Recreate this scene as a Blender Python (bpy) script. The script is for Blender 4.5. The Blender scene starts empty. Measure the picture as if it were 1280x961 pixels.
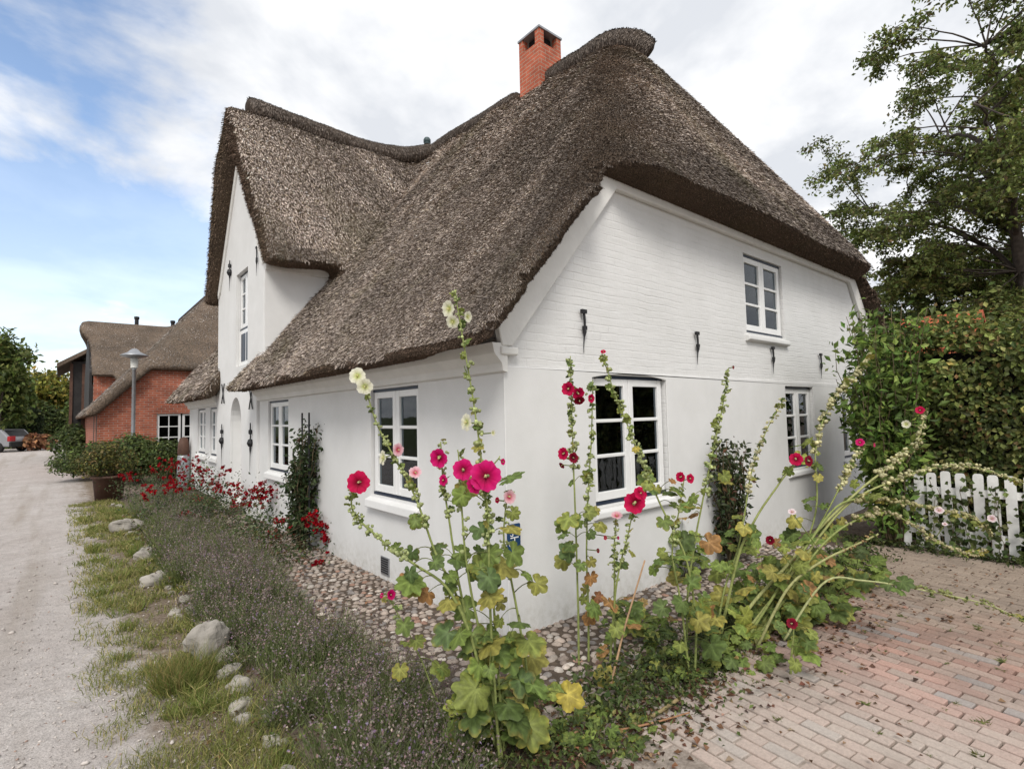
import bpy, math, random
import numpy as np
from mathutils import Vector
from mathutils.geometry import tessellate_polygon

rng = np.random.default_rng(7)
random.seed(7)
PI = math.pi
scene = bpy.context.scene
COL = scene.collection

# ------------------------------------------------------------------ camera
F, CX, CY = 667.0, 640.0, 480.5
yaw, pitch, roll = math.radians(49.8), math.radians(3.2), math.radians(-1.27)
fw = np.array([math.cos(yaw)*math.cos(pitch), math.sin(yaw)*math.cos(pitch), math.sin(pitch)])
r0 = np.cross(fw, [0, 0, 1.0]); r0 /= np.linalg.norm(r0)
u0 = np.cross(r0, fw)
RT = math.cos(roll)*r0 + math.sin(roll)*u0
UP = -math.sin(roll)*r0 + math.cos(roll)*u0
CAM = np.array([-2.59, -3.16, 1.70])

def ray(px, py):
    return fw + (px-CX)/F*RT - (py-CY)/F*UP
def on(px, py, axis, val):
    d = ray(px, py); return CAM + d*((val-CAM[axis])/d[axis])
def ground(px, py, z=0.0):
    return on(px, py, 2, z)
def dep(px, py, z):
    return CAM + ray(px, py)*z
def depth_of(P):
    return float(np.dot(np.asarray(P)-CAM, fw))

cd = bpy.data.cameras.new('camera'); cam = bpy.data.objects.new('camera', cd); COL.objects.link(cam)
from mathutils import Matrix
M = Matrix(((RT[0], UP[0], -fw[0], CAM[0]), (RT[1], UP[1], -fw[1], CAM[1]), (RT[2], UP[2], -fw[2], CAM[2]), (0, 0, 0, 1)))
cam.matrix_world = M
cd.sensor_width = 36.0; cd.lens = 36.0*F/1280.0
cd.clip_start = 0.05; cd.clip_end = 3000
scene.camera = cam

# ------------------------------------------------------------------ materials
def nodes(name):
    m = bpy.data.materials.new(name); m.use_nodes = True
    nt = m.node_tree; b = nt.nodes['Principled BSDF']
    return m, nt, b
def N(nt, t, **kw):
    n = nt.nodes.new(t)
    for k, v in kw.items():
        if k in n.inputs: n.inputs[k].default_value = v
        else: setattr(n, k, v)
    return n
def L(nt, a, b): nt.links.new(a, b)
def noise(nt, scale, detail=4, rough=.55, vec=None, dist=0.0):
    n = N(nt, 'ShaderNodeTexNoise'); n.inputs['Scale'].default_value = scale
    n.inputs['Detail'].default_value = detail; n.inputs['Roughness'].default_value = rough
    n.inputs['Distortion'].default_value = dist
    if vec is None:
        g = N(nt, 'ShaderNodeNewGeometry'); vec = g.outputs['Position']
    L(nt, vec, n.inputs['Vector']); return n.outputs['Fac']
def ramp(nt, fac, stops):
    r = N(nt, 'ShaderNodeValToRGB'); el = r.color_ramp.elements
    while len(el) < len(stops): el.new(.5)
    for e, (p, c) in zip(el, stops):
        e.position = p; e.color = (*c, 1) if len(c) == 3 else c
    L(nt, fac, r.inputs['Fac']); return r.outputs['Color']
def g3(v): return (v, v, v)
def mixc(nt, fac, a, b, mode='MIX'):
    n = N(nt, 'ShaderNodeMix', data_type='RGBA', blend_type=mode)
    for s, v in (('Factor', fac),):
        if hasattr(v, 'links'): L(nt, v, n.inputs[0])
        else: n.inputs[0].default_value = v
    for i, v in ((6, a), (7, b)):
        if hasattr(v, 'links'): L(nt, v, n.inputs[i])
        else: n.inputs[i].default_value = (*v, 1)
    return n.outputs[2]
def bump(nt, b, h, strength=.5, dist=.02):
    n = N(nt, 'ShaderNodeBump'); n.inputs['Strength'].default_value = strength
    n.inputs['Distance'].default_value = dist
    L(nt, h, n.inputs['Height']); L(nt, n.outputs['Normal'], b.inputs['Normal'])
def math_(nt, op, a, b=0.0, clamp=False):
    n = N(nt, 'ShaderNodeMath', operation=op); n.use_clamp = clamp
    for i, v in ((0, a), (1, b)):
        if hasattr(v, 'links'): L(nt, v, n.inputs[i])
        else: n.inputs[i].default_value = v
    return n.outputs[0]
def simple(name, col, rough=.6, var=.25, scale=8, bs=.15, metal=0, spec=.4):
    m, nt, b = nodes(name)
    f = noise(nt, scale, 5)
    c = ramp(nt, f, [(.3, tuple(x*(1-var) for x in col)), (.7, tuple(min(1, x*(1+var)) for x in col))])
    L(nt, c, b.inputs['Base Color']); b.inputs['Roughness'].default_value = rough
    b.inputs['Metallic'].default_value = metal; b.inputs['Specular IOR Level'].default_value = spec
    if bs: bump(nt, b, noise(nt, scale*6, 4), bs, .01)
    return m
def scaled(nt, sx, sy, sz):
    g = N(nt, 'ShaderNodeNewGeometry'); mp = N(nt, 'ShaderNodeMapping')
    mp.inputs['Scale'].default_value = (sx, sy, sz); L(nt, g.outputs['Position'], mp.inputs['Vector'])
    return mp.outputs['Vector']

MAT = {}
def foliage_mat(name, trans=.3, rough=.55, var=True, spec=.25):
    m, nt, b = nodes(name)
    a = N(nt, 'ShaderNodeAttribute', attribute_name='Col')
    c = a.outputs['Color']
    if var:
        f = noise(nt, 45, 3)
        c = mixc(nt, 1.0, c, ramp(nt, f, [(.3, g3(.75)), (.7, g3(1.2))]), 'MULTIPLY')
    L(nt, c, b.inputs['Base Color']); b.inputs['Roughness'].default_value = rough
    b.inputs['Specular IOR Level'].default_value = spec
    if trans > 0:
        t = N(nt, 'ShaderNodeBsdfTranslucent'); L(nt, c, t.inputs['Color'])
        mx = N(nt, 'ShaderNodeMixShader'); mx.inputs[0].default_value = trans
        L(nt, b.outputs[0], mx.inputs[1]); L(nt, t.outputs[0], mx.inputs[2])
        L(nt, mx.outputs[0], nt.nodes['Material Output'].inputs['Surface'])
    return m
MAT['leaf'] = foliage_mat('leaf', .3)
MAT['petal'] = foliage_mat('petal', .35, .6, False, .15)
MAT['straw'] = foliage_mat('straw', 0, .85, False, .15)
MAT['colsolid'] = foliage_mat('painted_variation', 0, .75, True, .25)

def thatch_mat(name, dark, light, sc=1.0):
    m, nt, b = nodes(name)
    f1 = noise(nt, 75*sc, 3, .7); f2 = noise(nt, 1.1, 4, .6)
    c = ramp(nt, f1, [(.30, dark), (.52, tuple((x+y)/2 for x, y in zip(dark, light))), (.72, light)])
    c2 = ramp(nt, f2, [(.35, (.72, .72, .70)), (.65, (1.12, 1.07, 1.0))])
    L(nt, mixc(nt, 1.0, c, c2, 'MULTIPLY'), b.inputs['Base Color'])
    b.inputs['Roughness'].default_value = .95; b.inputs['Specular IOR Level'].default_value = .1
    bump(nt, b, f1, .9, .03); return m
MAT['thatch'] = thatch_mat('thatch', (.03, .022, .017), (.20, .15, .115))
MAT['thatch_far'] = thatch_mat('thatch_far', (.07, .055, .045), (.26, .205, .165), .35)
MAT['ridge'] = thatch_mat('ridge_turf', (.035, .028, .024), (.16, .13, .11), 1.0)

def plaster(name, brick):
    m, nt, b = nodes(name)
    base = (.74, .738, .73)
    d = noise(nt, 1.7, 6, .65); st = noise(nt, 14, 5, .7)
    c = mixc(nt, 1.0, base, ramp(nt, d, [(.25, (.88, .88, .87)), (.7, (1, 1, 1))]), 'MULTIPLY')
    g = N(nt, 'ShaderNodeNewGeometry'); sx = N(nt, 'ShaderNodeSeparateXYZ'); L(nt, g.outputs['Position'], sx.inputs[0])
    # splash dirt: an uneven grimy band along the foot of the wall
    low = N(nt, 'ShaderNodeMapRange'); low.inputs[1].default_value = .0; low.inputs[2].default_value = .35
    low.inputs[3].default_value = 1; low.inputs[4].default_value = 0; L(nt, sx.outputs[2], low.inputs[0])
    dm = math_(nt, 'MULTIPLY', low.outputs[0], ramp(nt, st, [(.42, g3(0)), (.75, g3(.75))]))
    c = mixc(nt, dm, c, (.38, .36, .30))
    L(nt, c, b.inputs['Base Color']); b.inputs['Roughness'].default_value = .85
    b.inputs['Specular IOR Level'].default_value = .2
    if brick:
        # lime-washed brick courses on the XZ or YZ plane
        mp = N(nt, 'ShaderNodeCombineXYZ')
        ad = math_(nt, 'ADD', sx.outputs[0], sx.outputs[1])
        wob = math_(nt, 'MULTIPLY', noise(nt, 2.2, 3), .05)
        L(nt, ad, mp.inputs[0]); L(nt, math_(nt, 'ADD', sx.outputs[2], wob), mp.inputs[1])
        bt = N(nt, 'ShaderNodeTexBrick'); bt.inputs['Scale'].default_value = 1.0
        bt.inputs['Brick Width'].default_value = .23; bt.inputs['Row Height'].default_value = .072
        bt.inputs['Mortar Size'].default_value = .009; bt.inputs['Mortar Smooth'].default_value = 1.0
        L(nt, mp.outputs[0], bt.inputs['Vector'])
        wear = ramp(nt, noise(nt, 3.0, 4), [(.35, g3(.02)), (.75, g3(1))])
        h = math_(nt, 'MULTIPLY', bt.outputs['Fac'], wear)
        h = math_(nt, 'SUBTRACT', math_(nt, 'MULTIPLY', noise(nt, 26, 4), .5), h)
        h = math_(nt, 'ADD', h, math_(nt, 'MULTIPLY', noise(nt, 1.0, 3, .6, scaled(nt, 2.4, 2.4, 17)), 1.1))
        bump(nt, b, h, .42, .011)
    else:
        bump(nt, b, math_(nt, 'ADD', math_(nt, 'MULTIPLY', noise(nt, 4, 3), .5), math_(nt, 'MULTIPLY', noise(nt, 60, 3), .25)), .22, .012)
    return m
MAT['plaster'] = plaster('white_plaster', False)
MAT['whitebrick'] = plaster('whitewashed_brick', True)
MAT['white'] = simple('white_gloss_paint', (.80, .80, .79), .35, .04, 6, .06)
MAT['trim'] = simple('white_lime_trim', (.74, .73, .70), .8, .06, 5, .2)
MAT['navy'] = simple('dark_blue_paint', (.012, .022, .045), .4, .3, 12, .05)
MAT['iron'] = simple('black_iron', (.012, .012, .014), .5, .5, 30, .4)
MAT['slate'] = simple('dark_slate_metal', (.05, .08, .085), .5, .2, 10, .1)
MAT['grey'] = simple('grey_metal', (.33, .34, .36), .45, .15, 10, .1, .6)
MAT['dark'] = simple('dark_interior', (.05, .044, .038), .9, .3, 3, 0)
MAT['soot_and_shade'] = simple('soot_and_shade', (.008, .007, .007), .9, .3, 9, .2)
MAT['darkwood'] = simple('dark_wood_boards', (.02, .018, .018), .7, .4, 3, .2)
MAT['brownwood'] = simple('brown_wood', (.09, .045, .03), .7, .3, 6, .3)
MAT['stone'] = simple('field_stone', (.31, .285, .25), .9, .35, 7, .7)
MAT['fencewhite'] = simple('weathered_white_paint', (.74, .74, .72), .6, .1, 9, .2)
MAT['bluesign'] = simple('blue_enamel', (.012, .05, .13), .3, .12, 20, 0)
MAT['signwhite'] = simple('white_enamel', (.8, .8, .8), .4, .05, 20, 0)
MAT['redtile'] = simple('orange_roof_tile', (.42, .10, .045), .8, .3, 5, .4)
MAT['bark'] = simple('bark', (.07, .055, .045), .9, .4, 9, .8)
MAT['stem'] = simple('hollyhock_stem', (.17, .20, .06), .6, .3, 20, .1)
MAT['woodystem'] = simple('woody_stem', (.12, .09, .05), .8, .4, 20, .2)
MAT['redpaint'] = simple('red_car_paint', (.35, .015, .02), .25, .1, 3, 0)
MAT['silver'] = simple('silver_car_paint', (.30, .30, .32), .3, .06, 3, 0, .3)
MAT['rubber'] = simple('black_rubber', (.015, .015, .015), .8, .2, 8, .1)
MAT['blind'] = simple('grey_blind', (.30, .33, .36), .9, .08, 10, .1)
MAT['curtainwhite'] = simple('white_curtain', (.7, .7, .66), .9, .08, 10, .1)

def curtain_stripes():
    m, nt, b = nodes('striped_curtain')
    g = N(nt, 'ShaderNodeNewGeometry'); s = N(nt, 'ShaderNodeSeparateXYZ'); L(nt, g.outputs['Position'], s.inputs[0])
    w = math_(nt, 'SINE', math_(nt, 'MULTIPLY', s.outputs[0], 58.0))
    c = ramp(nt, math_(nt, 'MULTIPLY_ADD', w, .5), [(0, (.7, .7, .66)), (.03, (.02, .14, .10))])
    L(nt, c, b.inputs['Base Color']); b.inputs['Roughness'].default_value = .9
    return m
MAT['stripes'] = curtain_stripes()
def brickmat(name, c1, c2, mortar, rh=.075, bw=.23):
    m, nt, b = nodes(name)
    g = N(nt, 'ShaderNodeNewGeometry'); s = N(nt, 'ShaderNodeSeparateXYZ'); L(nt, g.outputs['Position'], s.inputs[0])
    cm = N(nt, 'ShaderNodeCombineXYZ'); L(nt, math_(nt, 'ADD', s.outputs[0], s.outputs[1]), cm.inputs[0]); L(nt, s.outputs[2], cm.inputs[1])
    bt = N(nt, 'ShaderNodeTexBrick'); bt.inputs['Scale'].default_value = 1; bt.inputs['Brick Width'].default_value = bw
    bt.inputs['Row Height'].default_value = rh; bt.inputs['Mortar Size'].default_value = .008; bt.inputs['Mortar Smooth'].default_value = .3
    bt.inputs['Color1'].default_value = (*c1, 1); bt.inputs['Color2'].default_value = (*c2, 1); bt.inputs['Mortar'].default_value = (*mortar, 1)
    L(nt, cm.outputs[0], bt.inputs['Vector'])
    c = mixc(nt, 1.0, bt.outputs['Color'], ramp(nt, noise(nt, 3.5, 6, .7), [(.3, g3(.6)), (.7, g3(1.25))]), 'MULTIPLY')
    L(nt, c, b.inputs['Base Color']); b.inputs['Roughness'].default_value = .9
    bump(nt, b, math_(nt, 'SUBTRACT', math_(nt, 'MULTIPLY', noise(nt, 40, 4), .4), bt.outputs['Fac']), .7, .01)
    return m
MAT['brick'] = brickmat('orange_red_brick', (.44, .12, .06), (.30, .075, .04), (.36, .29, .24))
MAT['chimbrick'] = brickmat('chimney_brick', (.50, .12, .06), (.42, .10, .05), (.42, .30, .22))
def glassmat():
    m = bpy.data.materials.new('window_glass'); m.use_nodes = True; nt = m.node_tree
    nt.nodes.remove(nt.nodes['Principled BSDF'])
    fr = N(nt, 'ShaderNodeFresnel'); fr.inputs['IOR'].default_value = 1.45
    tr = N(nt, 'ShaderNodeBsdfTransparent'); tr.inputs['Color'].default_value = (.62, .66, .65, 1)
    gl = N(nt, 'ShaderNodeBsdfGlossy'); gl.inputs['Roughness'].default_value = .02; gl.inputs['Color'].default_value = (.9, .95, 1, 1)
    bp = N(nt, 'ShaderNodeBump'); bp.inputs['Strength'].default_value = .05; bp.inputs['Distance'].default_value = .02
    L(nt, noise(nt, 4, 2), bp.inputs['Height']); L(nt, bp.outputs[0], gl.inputs['Normal'])
    mx = N(nt, 'ShaderNodeMixShader'); L(nt, fr.outputs[0], mx.inputs[0]); L(nt, tr.outputs[0], mx.inputs[1]); L(nt, gl.outputs[0], mx.inputs[2])
    L(nt, mx.outputs[0], nt.nodes['Material Output'].inputs['Surface'])
    return m
MAT['glass'] = glassmat()

# ------------------------------------------------------------------ mesh builder
class MB:
    def __init__(s): s.v = []; s.f = []; s.c = []; s.n = 0; s.mi = []
    def add(s, v, f, col=None, mi=0):
        v = np.asarray(v, float).reshape(-1, 3)
        if isinstance(f, np.ndarray): fs = [f]
        elif len(f) and isinstance(f[0], np.ndarray): fs = list(f)
        else:
            by = {}
            for q in f: by.setdefault(len(q), []).append(q)
            fs = [np.array(q) for q in by.values()]
        for q in fs:
            s.f.append(np.asarray(q, np.int64) + s.n); s.mi.append(np.full(len(q), mi, np.int32))
        s.v.append(v); s.n += len(v)
        if col is None: col = (1, 1, 1)
        c = np.asarray(col, float)
        if c.ndim == 1: c = np.tile(c, (len(v), 1))
        s.c.append(c)
        return s
    def box(s, x0, x1, y0, y1, z0, z1, col=None, mi=0):
        v = [(x, y, z) for x in (x0, x1) for y in (y0, y1) for z in (z0, z1)]
        f = [(0, 1, 3, 2), (4, 6, 7, 5), (0, 4, 5, 1), (2, 3, 7, 6), (0, 2, 6, 4), (1, 5, 7, 3)]
        return s.add(v, f, col, mi)
    def tube(s, P, R, ns=6, col=None, mi=0, cap=True):
        P = np.asarray(P, float); n = len(P); R = np.broadcast_to(np.asarray(R, float), (n,))
        T = np.gradient(P, axis=0); T /= np.linalg.norm(T, axis=1)[:, None] + 1e-9
        ref = np.array([0, 0, 1.0]) if abs(T[0][2]) < .9 else np.array([1.0, 0, 0])
        A = np.cross(T, ref); A /= np.linalg.norm(A, axis=1)[:, None] + 1e-9
        B = np.cross(T, A)
        th = np.linspace(0, 2*PI, ns, endpoint=False)
        V = P[:, None] + R[:, None, None]*(np.cos(th)[None, :, None]*A[:, None] + np.sin(th)[None, :, None]*B[:, None])
        i = np.arange(n-1)[:, None]; j = np.arange(ns)[None]
        q = np.stack([i*ns+j, i*ns+(j+1) % ns, (i+1)*ns+(j+1) % ns, (i+1)*ns+j], -1).reshape(-1, 4)
        fl = [q]
        if cap and ns > 2:
            fl.append(np.array([list(range(ns))[::-1]])); fl.append(np.array([[(n-1)*ns+k for k in range(ns)]]))
        return s.add(V.reshape(-1, 3), fl, col, mi)
    def lathe(s, prof, c=(0, 0, 0), ns=20, col=None, mi=0):
        th = np.linspace(0, 2*PI, ns, endpoint=False)
        V = np.array([[(c[0]+r*math.cos(t), c[1]+r*math.sin(t), c[2]+z) for t in th] for r, z in prof])
        n = len(prof); i = np.arange(n-1)[:, None]; j = np.arange(ns)[None]
        q = np.stack([i*ns+j, i*ns+(j+1) % ns, (i+1)*ns+(j+1) % ns, (i+1)*ns+j], -1).reshape(-1, 4)
        return s.add(V.reshape(-1, 3), q, col, mi)
    def prism(s, poly, O, U, V, W, d, holes=(), col=None, mi=0):
        """polygon (with holes) in the U,V plane at O, extruded d along W"""
        loops = [list(poly)] + [list(h) for h in holes]
        O, U, V, W = (np.asarray(q, float) for q in (O, U, V, W))
        flat = [p for lp in loops for p in lp]
        tri = tessellate_polygon([[Vector((p[0], p[1], 0)) for p in lp] for lp in loops])
        P0 = np.array([O+U*p[0]+V*p[1] for p in flat]); P1 = P0+W*d
        n = len(flat); f = [tuple(t) for t in tri] + [tuple(n+i for i in t[::-1]) for t in tri]
        off = 0
        for lp in loops:
            m = len(lp)
            for k in range(m):
                a, b2 = off+k, off+(k+1) % m
                f.append((a, b2, n+b2, n+a))
            off += m
        return s.add(np.vstack([P0, P1]), f, col, mi)
    def build(s, name, mats, parent=None, smooth=False, bevel=0):
        me = bpy.data.meshes.new(name)
        V = np.vstack(s.v); nv = len(V)
        loops = np.concatenate([q.ravel() for q in s.f]); sizes = np.concatenate([np.full(len(q), q.shape[1]) for q in s.f])
        me.vertices.add(nv); me.vertices.foreach_set('co', V.ravel())
        me.loops.add(len(loops)); me.loops.foreach_set('vertex_index', loops.astype(np.int32))
        me.polygons.add(len(sizes)); st = np.concatenate([[0], np.cumsum(sizes)[:-1]])
        me.polygons.foreach_set('loop_start', st.astype(np.int32))
        if not isinstance(mats, (list, tuple)): mats = [mats]
        for m in mats: me.materials.append(m)
        me.polygons.foreach_set('material_index', np.concatenate(s.mi))
        me.update(calc_edges=True); me.validate()
        me.polygons.foreach_set('use_smooth', np.full(len(me.polygons), bool(smooth)))
        a = me.color_attributes.new('Col', 'FLOAT_COLOR', 'POINT')
        C = np.hstack([np.vstack(s.c), np.ones((nv, 1))]).astype(np.float32)
        if len(me.vertices) == nv: a.data.foreach_set('color', C.ravel())
        o = bpy.data.objects.new(name, me); COL.objects.link(o)
        if parent is not None: o.parent = parent
        if bevel:
            b = o.modifiers.new('bevel', 'BEVEL'); b.width = bevel; b.segments = 2; b.limit_method = 'ANGLE'
        return o

def fixn(o):
    import bmesh
    bm = bmesh.new(); bm.from_mesh(o.data); bmesh.ops.recalc_face_normals(bm, faces=bm.faces); bm.to_mesh(o.data); bm.free()
    return o
def tag(o, label=None, cat=None, group=None, kind=None):
    if label: o['label'] = label
    if cat: o['category'] = cat
    if group: o['group'] = group
    if kind: o['kind'] = kind
    return o
def thing(name, loc, label, cat, group=None):
    o = bpy.data.objects.new(name, None); COL.objects.link(o); o.location = loc
    o.empty_display_size = .2
    return tag(o, label, cat, group)
def copy_tree(o, parent=None):
    c = o.copy(); COL.objects.link(c)
    if parent is not None: c.parent = parent
    for ch in o.children: copy_tree(ch, c)
    return c

# ------------------------------------------------------------------ leaf clouds
def unit(v): return v/(np.linalg.norm(v, axis=-1, keepdims=True)+1e-9)
def rand_unit(n): return unit(rng.normal(size=(n, 3)))
def leaf_cloud(mb, P, size, col, up=.5, aspect=.55, cvar=.25, out=None, droop=.3, fold=.25):
    """pointed folded leaves: two quads either side of a midrib"""
    P = np.asarray(P, float); n = len(P)
    if n == 0: return
    s = np.asarray(size)*rng.uniform(.65, 1.3, n) if np.ndim(size) == 0 else size
    nr = rand_unit(n)
    if out is not None: nr = nr*.7+unit(out)
    nr[:, 2] += up; nr = unit(nr)
    d = rand_unit(n); d[:, 2] -= droop; d = unit(d-nr*np.sum(d*nr, 1)[:, None])
    w = np.cross(nr, d)
    s = s[:, None]
    a = P; t = P+d*s; m = P+d*s*.5+nr*0
    wl = m+w*s*aspect*.5+nr*s*fold*.5; wr = m-w*s*aspect*.5+nr*s*fold*.5
    V = np.stack([a, wl, t, wr], 1).reshape(-1, 3)
    i = np.arange(n)*4
    f = np.concatenate([np.stack([i, i+1, i+2], 1), np.stack([i, i+2, i+3], 1)])
    col = np.asarray(col, float)
    if col.ndim == 1: col = np.tile(col, (n, 1))
    c = col*np.exp(rng.normal(0, cvar, (n, 1)))*np.exp(rng.normal(0, cvar*.25, (n, 3)))
    mb.add(V, f, np.repeat(np.clip(c, 0, 1), 4, 0))
def pick(pal, w, n):
    pal = np.array(pal, float); w = np.array(w, float)/sum(w)
    return pal[rng.choice(len(pal), n, p=w)]
def blob_pts(c, r, n, shell=.55):
    u = rand_unit(n); rad = rng.uniform(shell, 1.0, n)**.6
    return np.asarray(c)+u*rad[:, None]*np.asarray(r), u

# ------------------------------------------------------------------ world, sun
w = bpy.data.worlds.new('World'); scene.world = w; w.use_nodes = True
nt = w.node_tree; bg = nt.nodes['Background']
SUN_EL, SUN_AZ = math.radians(46), math.radians(229)   # azimuth of the sun seen from the house, measured from +X
sky = N(nt, 'ShaderNodeTexSky', sky_type='NISHITA'); sky.sun_disc = False
sky.sun_elevation = SUN_EL; sky.sun_rotation = PI/2-SUN_AZ
sky.air_density = 1.0; sky.dust_density = .6; sky.ozone_density = 1.2
tc = N(nt, 'ShaderNodeTexCoord'); sp = N(nt, 'ShaderNodeSeparateXYZ'); L(nt, tc.outputs['Generated'], sp.inputs[0])
zz = math_(nt, 'ADD', math_(nt, 'MAXIMUM', sp.outputs[2], 0.0), .22)
cb = N(nt, 'ShaderNodeCombineXYZ')
L(nt, math_(nt, 'DIVIDE', sp.outputs[0], zz), cb.inputs[0]); L(nt, math_(nt, 'DIVIDE', sp.outputs[1], zz), cb.inputs[1])
cb.inputs[2].default_value = 3.7
cn = noise(nt, 1.15, 9, .56, cb.outputs[0], .25)
# fewer clouds low down over the lane (a direction in the world)
vd = N(nt, 'ShaderNodeVectorMath', operation='DOT_PRODUCT'); L(nt, tc.outputs['Generated'], vd.inputs[0])
vd.inputs[1].default_value = tuple(unit(ray(40, 250)))
gap = N(nt, 'ShaderNodeMapRange'); gap.interpolation_type = 'SMOOTHSTEP'
gap.inputs[1].default_value = .88; gap.inputs[2].default_value = .995; gap.inputs[3].default_value = .19; gap.inputs[4].default_value = -.085
L(nt, vd.outputs['Value'], gap.inputs[0])
cf = math_(nt, 'ADD', cn, gap.outputs[0])
mask = N(nt, 'ShaderNodeMapRange'); mask.interpolation_type = 'SMOOTHSTEP'
mask.inputs[1].default_value = .42; mask.inputs[2].default_value = .58
L(nt, cf, mask.inputs[0])
shade = noise(nt, 2.1, 6, .55, cb.outputs[0], .2)
ccol = ramp(nt, shade, [(.40, (.66, .685, .73)), (.52, (.86, .87, .89)), (.61, (1.0, 1.0, 1.0))])
bg.inputs['Strength'].default_value = .14; L(nt, sky.outputs[0], bg.inputs['Color'])
bg2 = N(nt, 'ShaderNodeBackground'); bg2.inputs['Strength'].default_value = .72; L(nt, ccol, bg2.inputs['Color'])
# pale haze near the skyline
hz = N(nt, 'ShaderNodeMapRange'); hz.inputs[1].default_value = 0; hz.inputs[2].default_value = .42
hz.inputs[3].default_value = .72; hz.inputs[4].default_value = 0.05; L(nt, sp.outputs[2], hz.inputs[0])
mfac = math_(nt, 'MAXIMUM', mask.outputs[0], hz.outputs[0])
mx = N(nt, 'ShaderNodeMixShader'); L(nt, mfac, mx.inputs[0]); L(nt, bg.outputs[0], mx.inputs[1]); L(nt, bg2.outputs[0], mx.inputs[2])
L(nt, mx.outputs[0], nt.nodes['World Output'].inputs['Surface'])

sd = bpy.data.lights.new('sun', 'SUN'); so = bpy.data.objects.new('sun', sd); COL.objects.link(so)
sd.energy = 1.5; sd.angle = math.radians(20); sd.color = (1, .955, .89)
sdir = Vector((math.cos(SUN_AZ)*math.cos(SUN_EL), math.sin(SUN_AZ)*math.cos(SUN_EL), math.sin(SUN_EL)))
so.rotation_euler = sdir.to_track_quat('Z', 'Y').to_euler(); so.location = sdir*50

scene.view_settings.view_transform = 'Standard'; scene.view_settings.look = 'None'
scene.view_settings.exposure = 0.72; scene.view_settings.gamma = 1.0
scene.cycles.use_denoising = True
scene.cycles.max_bounces = 8

# ------------------------------------------------------------------ ground
def vnoise(x, y, s, seed=0):
    """cheap value noise for numpy"""
    def h(i, j): return np.modf(np.abs(np.sin(i*127.1+j*311.7+seed*74.7)*43758.5453))[0]
    x = x*s; y = y*s; i = np.floor(x); j = np.floor(y); u = x-i; v = y-j
    u = u*u*(3-2*u); v = v*v*(3-2*v)
    return (h(i, j)*(1-u)+h(i+1, j)*u)*(1-v)+(h(i, j+1)*(1-u)+h(i+1, j+1)*u)*v
def fbm(x, y, s, seed=0): return .55*vnoise(x, y, s, seed)+.28*vnoise(x, y, s*2.1, seed+1)+.17*vnoise(x, y, s*4.3, seed+2)

def ground_mat():
    m, nt, b = nodes('soil_and_turf')
    f = noise(nt, .8, 6, .65); f2 = noise(nt, 25, 5, .7)
    g = N(nt, 'ShaderNodeNewGeometry'); s = N(nt, 'ShaderNodeSeparateXYZ'); L(nt, g.outputs['Position'], s.inputs[0])
    far = N(nt, 'ShaderNodeMapRange'); far.inputs[1].default_value = 14; far.inputs[2].default_value = 24
    L(nt, s.outputs[1], far.inputs[0])
    soil = ramp(nt, f2, [(.3, (.075, .052, .038)), (.5, (.16, .12, .09)), (.72, (.31, .255, .20))])
    grass = ramp(nt, f2, [(.3, (.04, .06, .018)), (.7, (.11, .13, .045))])
    L(nt, mixc(nt, far.outputs[0], soil, grass), b.inputs['Base Color']); b.inputs['Roughness'].default_value = .95
    bump(nt, b, f2, .8, .03); return m
def road_mat():
    m, nt, b = nodes('pale_gravel')
    g = N(nt, 'ShaderNodeNewGeometry')
    f = noise(nt, 90, 3, .8); f2 = noise(nt, 1.2, 5, .6); f3 = noise(nt, 9, 6, .75)
    st = noise(nt, 1.0, 4, .6, scaled(nt, 2.2, .12, 1))
    c = ramp(nt, f, [(.28, (.29, .268, .258)), (.48, (.525, .495, .478)), (.72, (.70, .67, .65))])
    c = mixc(nt, 1.0, c, ramp(nt, f2, [(.3, (.86, .82, .80)), (.7, (1.05, 1.04, 1.03))]), 'MULTIPLY')
    c = mixc(nt, 1.0, c, ramp(nt, f3, [(.35, (.82, .81, .80)), (.65, (1.08, 1.07, 1.06))]), 'MULTIPLY')
    c = mixc(nt, ramp(nt, st, [(.50, g3(0)), (.68, g3(.5))]), c, (.30, .25, .20))
    L(nt, c, b.inputs['Base Color']) if False else None
    s = N(nt, 'ShaderNodeSeparateXYZ'); L(nt, g.outputs['Position'], s.inputs[0])
    e = N(nt, 'ShaderNodeMapRange'); e.inputs[1].default_value = -2.55; e.inputs[2].default_value = -1.85; L(nt, s.outputs[0], e.inputs[0])
    ef = math_(nt, 'ADD', e.outputs[0], math_(nt, 'MULTIPLY', math_(nt, 'SUBTRACT', noise(nt, 3.5, 6, .75), .5), 1.6))
    soil = ramp(nt, noise(nt, 38, 5, .75), [(.3, (.10, .072, .050)), (.5, (.22, .17, .125)), (.72, (.40, .335, .27))])
    c = mixc(nt, ramp(nt, ef, [(.35, g3(0)), (.75, g3(1))]), c, soil)
    L(nt, c, b.inputs['Base Color']); b.inputs['Roughness'].default_value = .95; b.inputs['Specular IOR Level'].default_value = .15
    bump(nt, b, math_(nt, 'ADD', f, math_(nt, 'MULTIPLY', f3, 1.5)), .8, .02); return m
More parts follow.
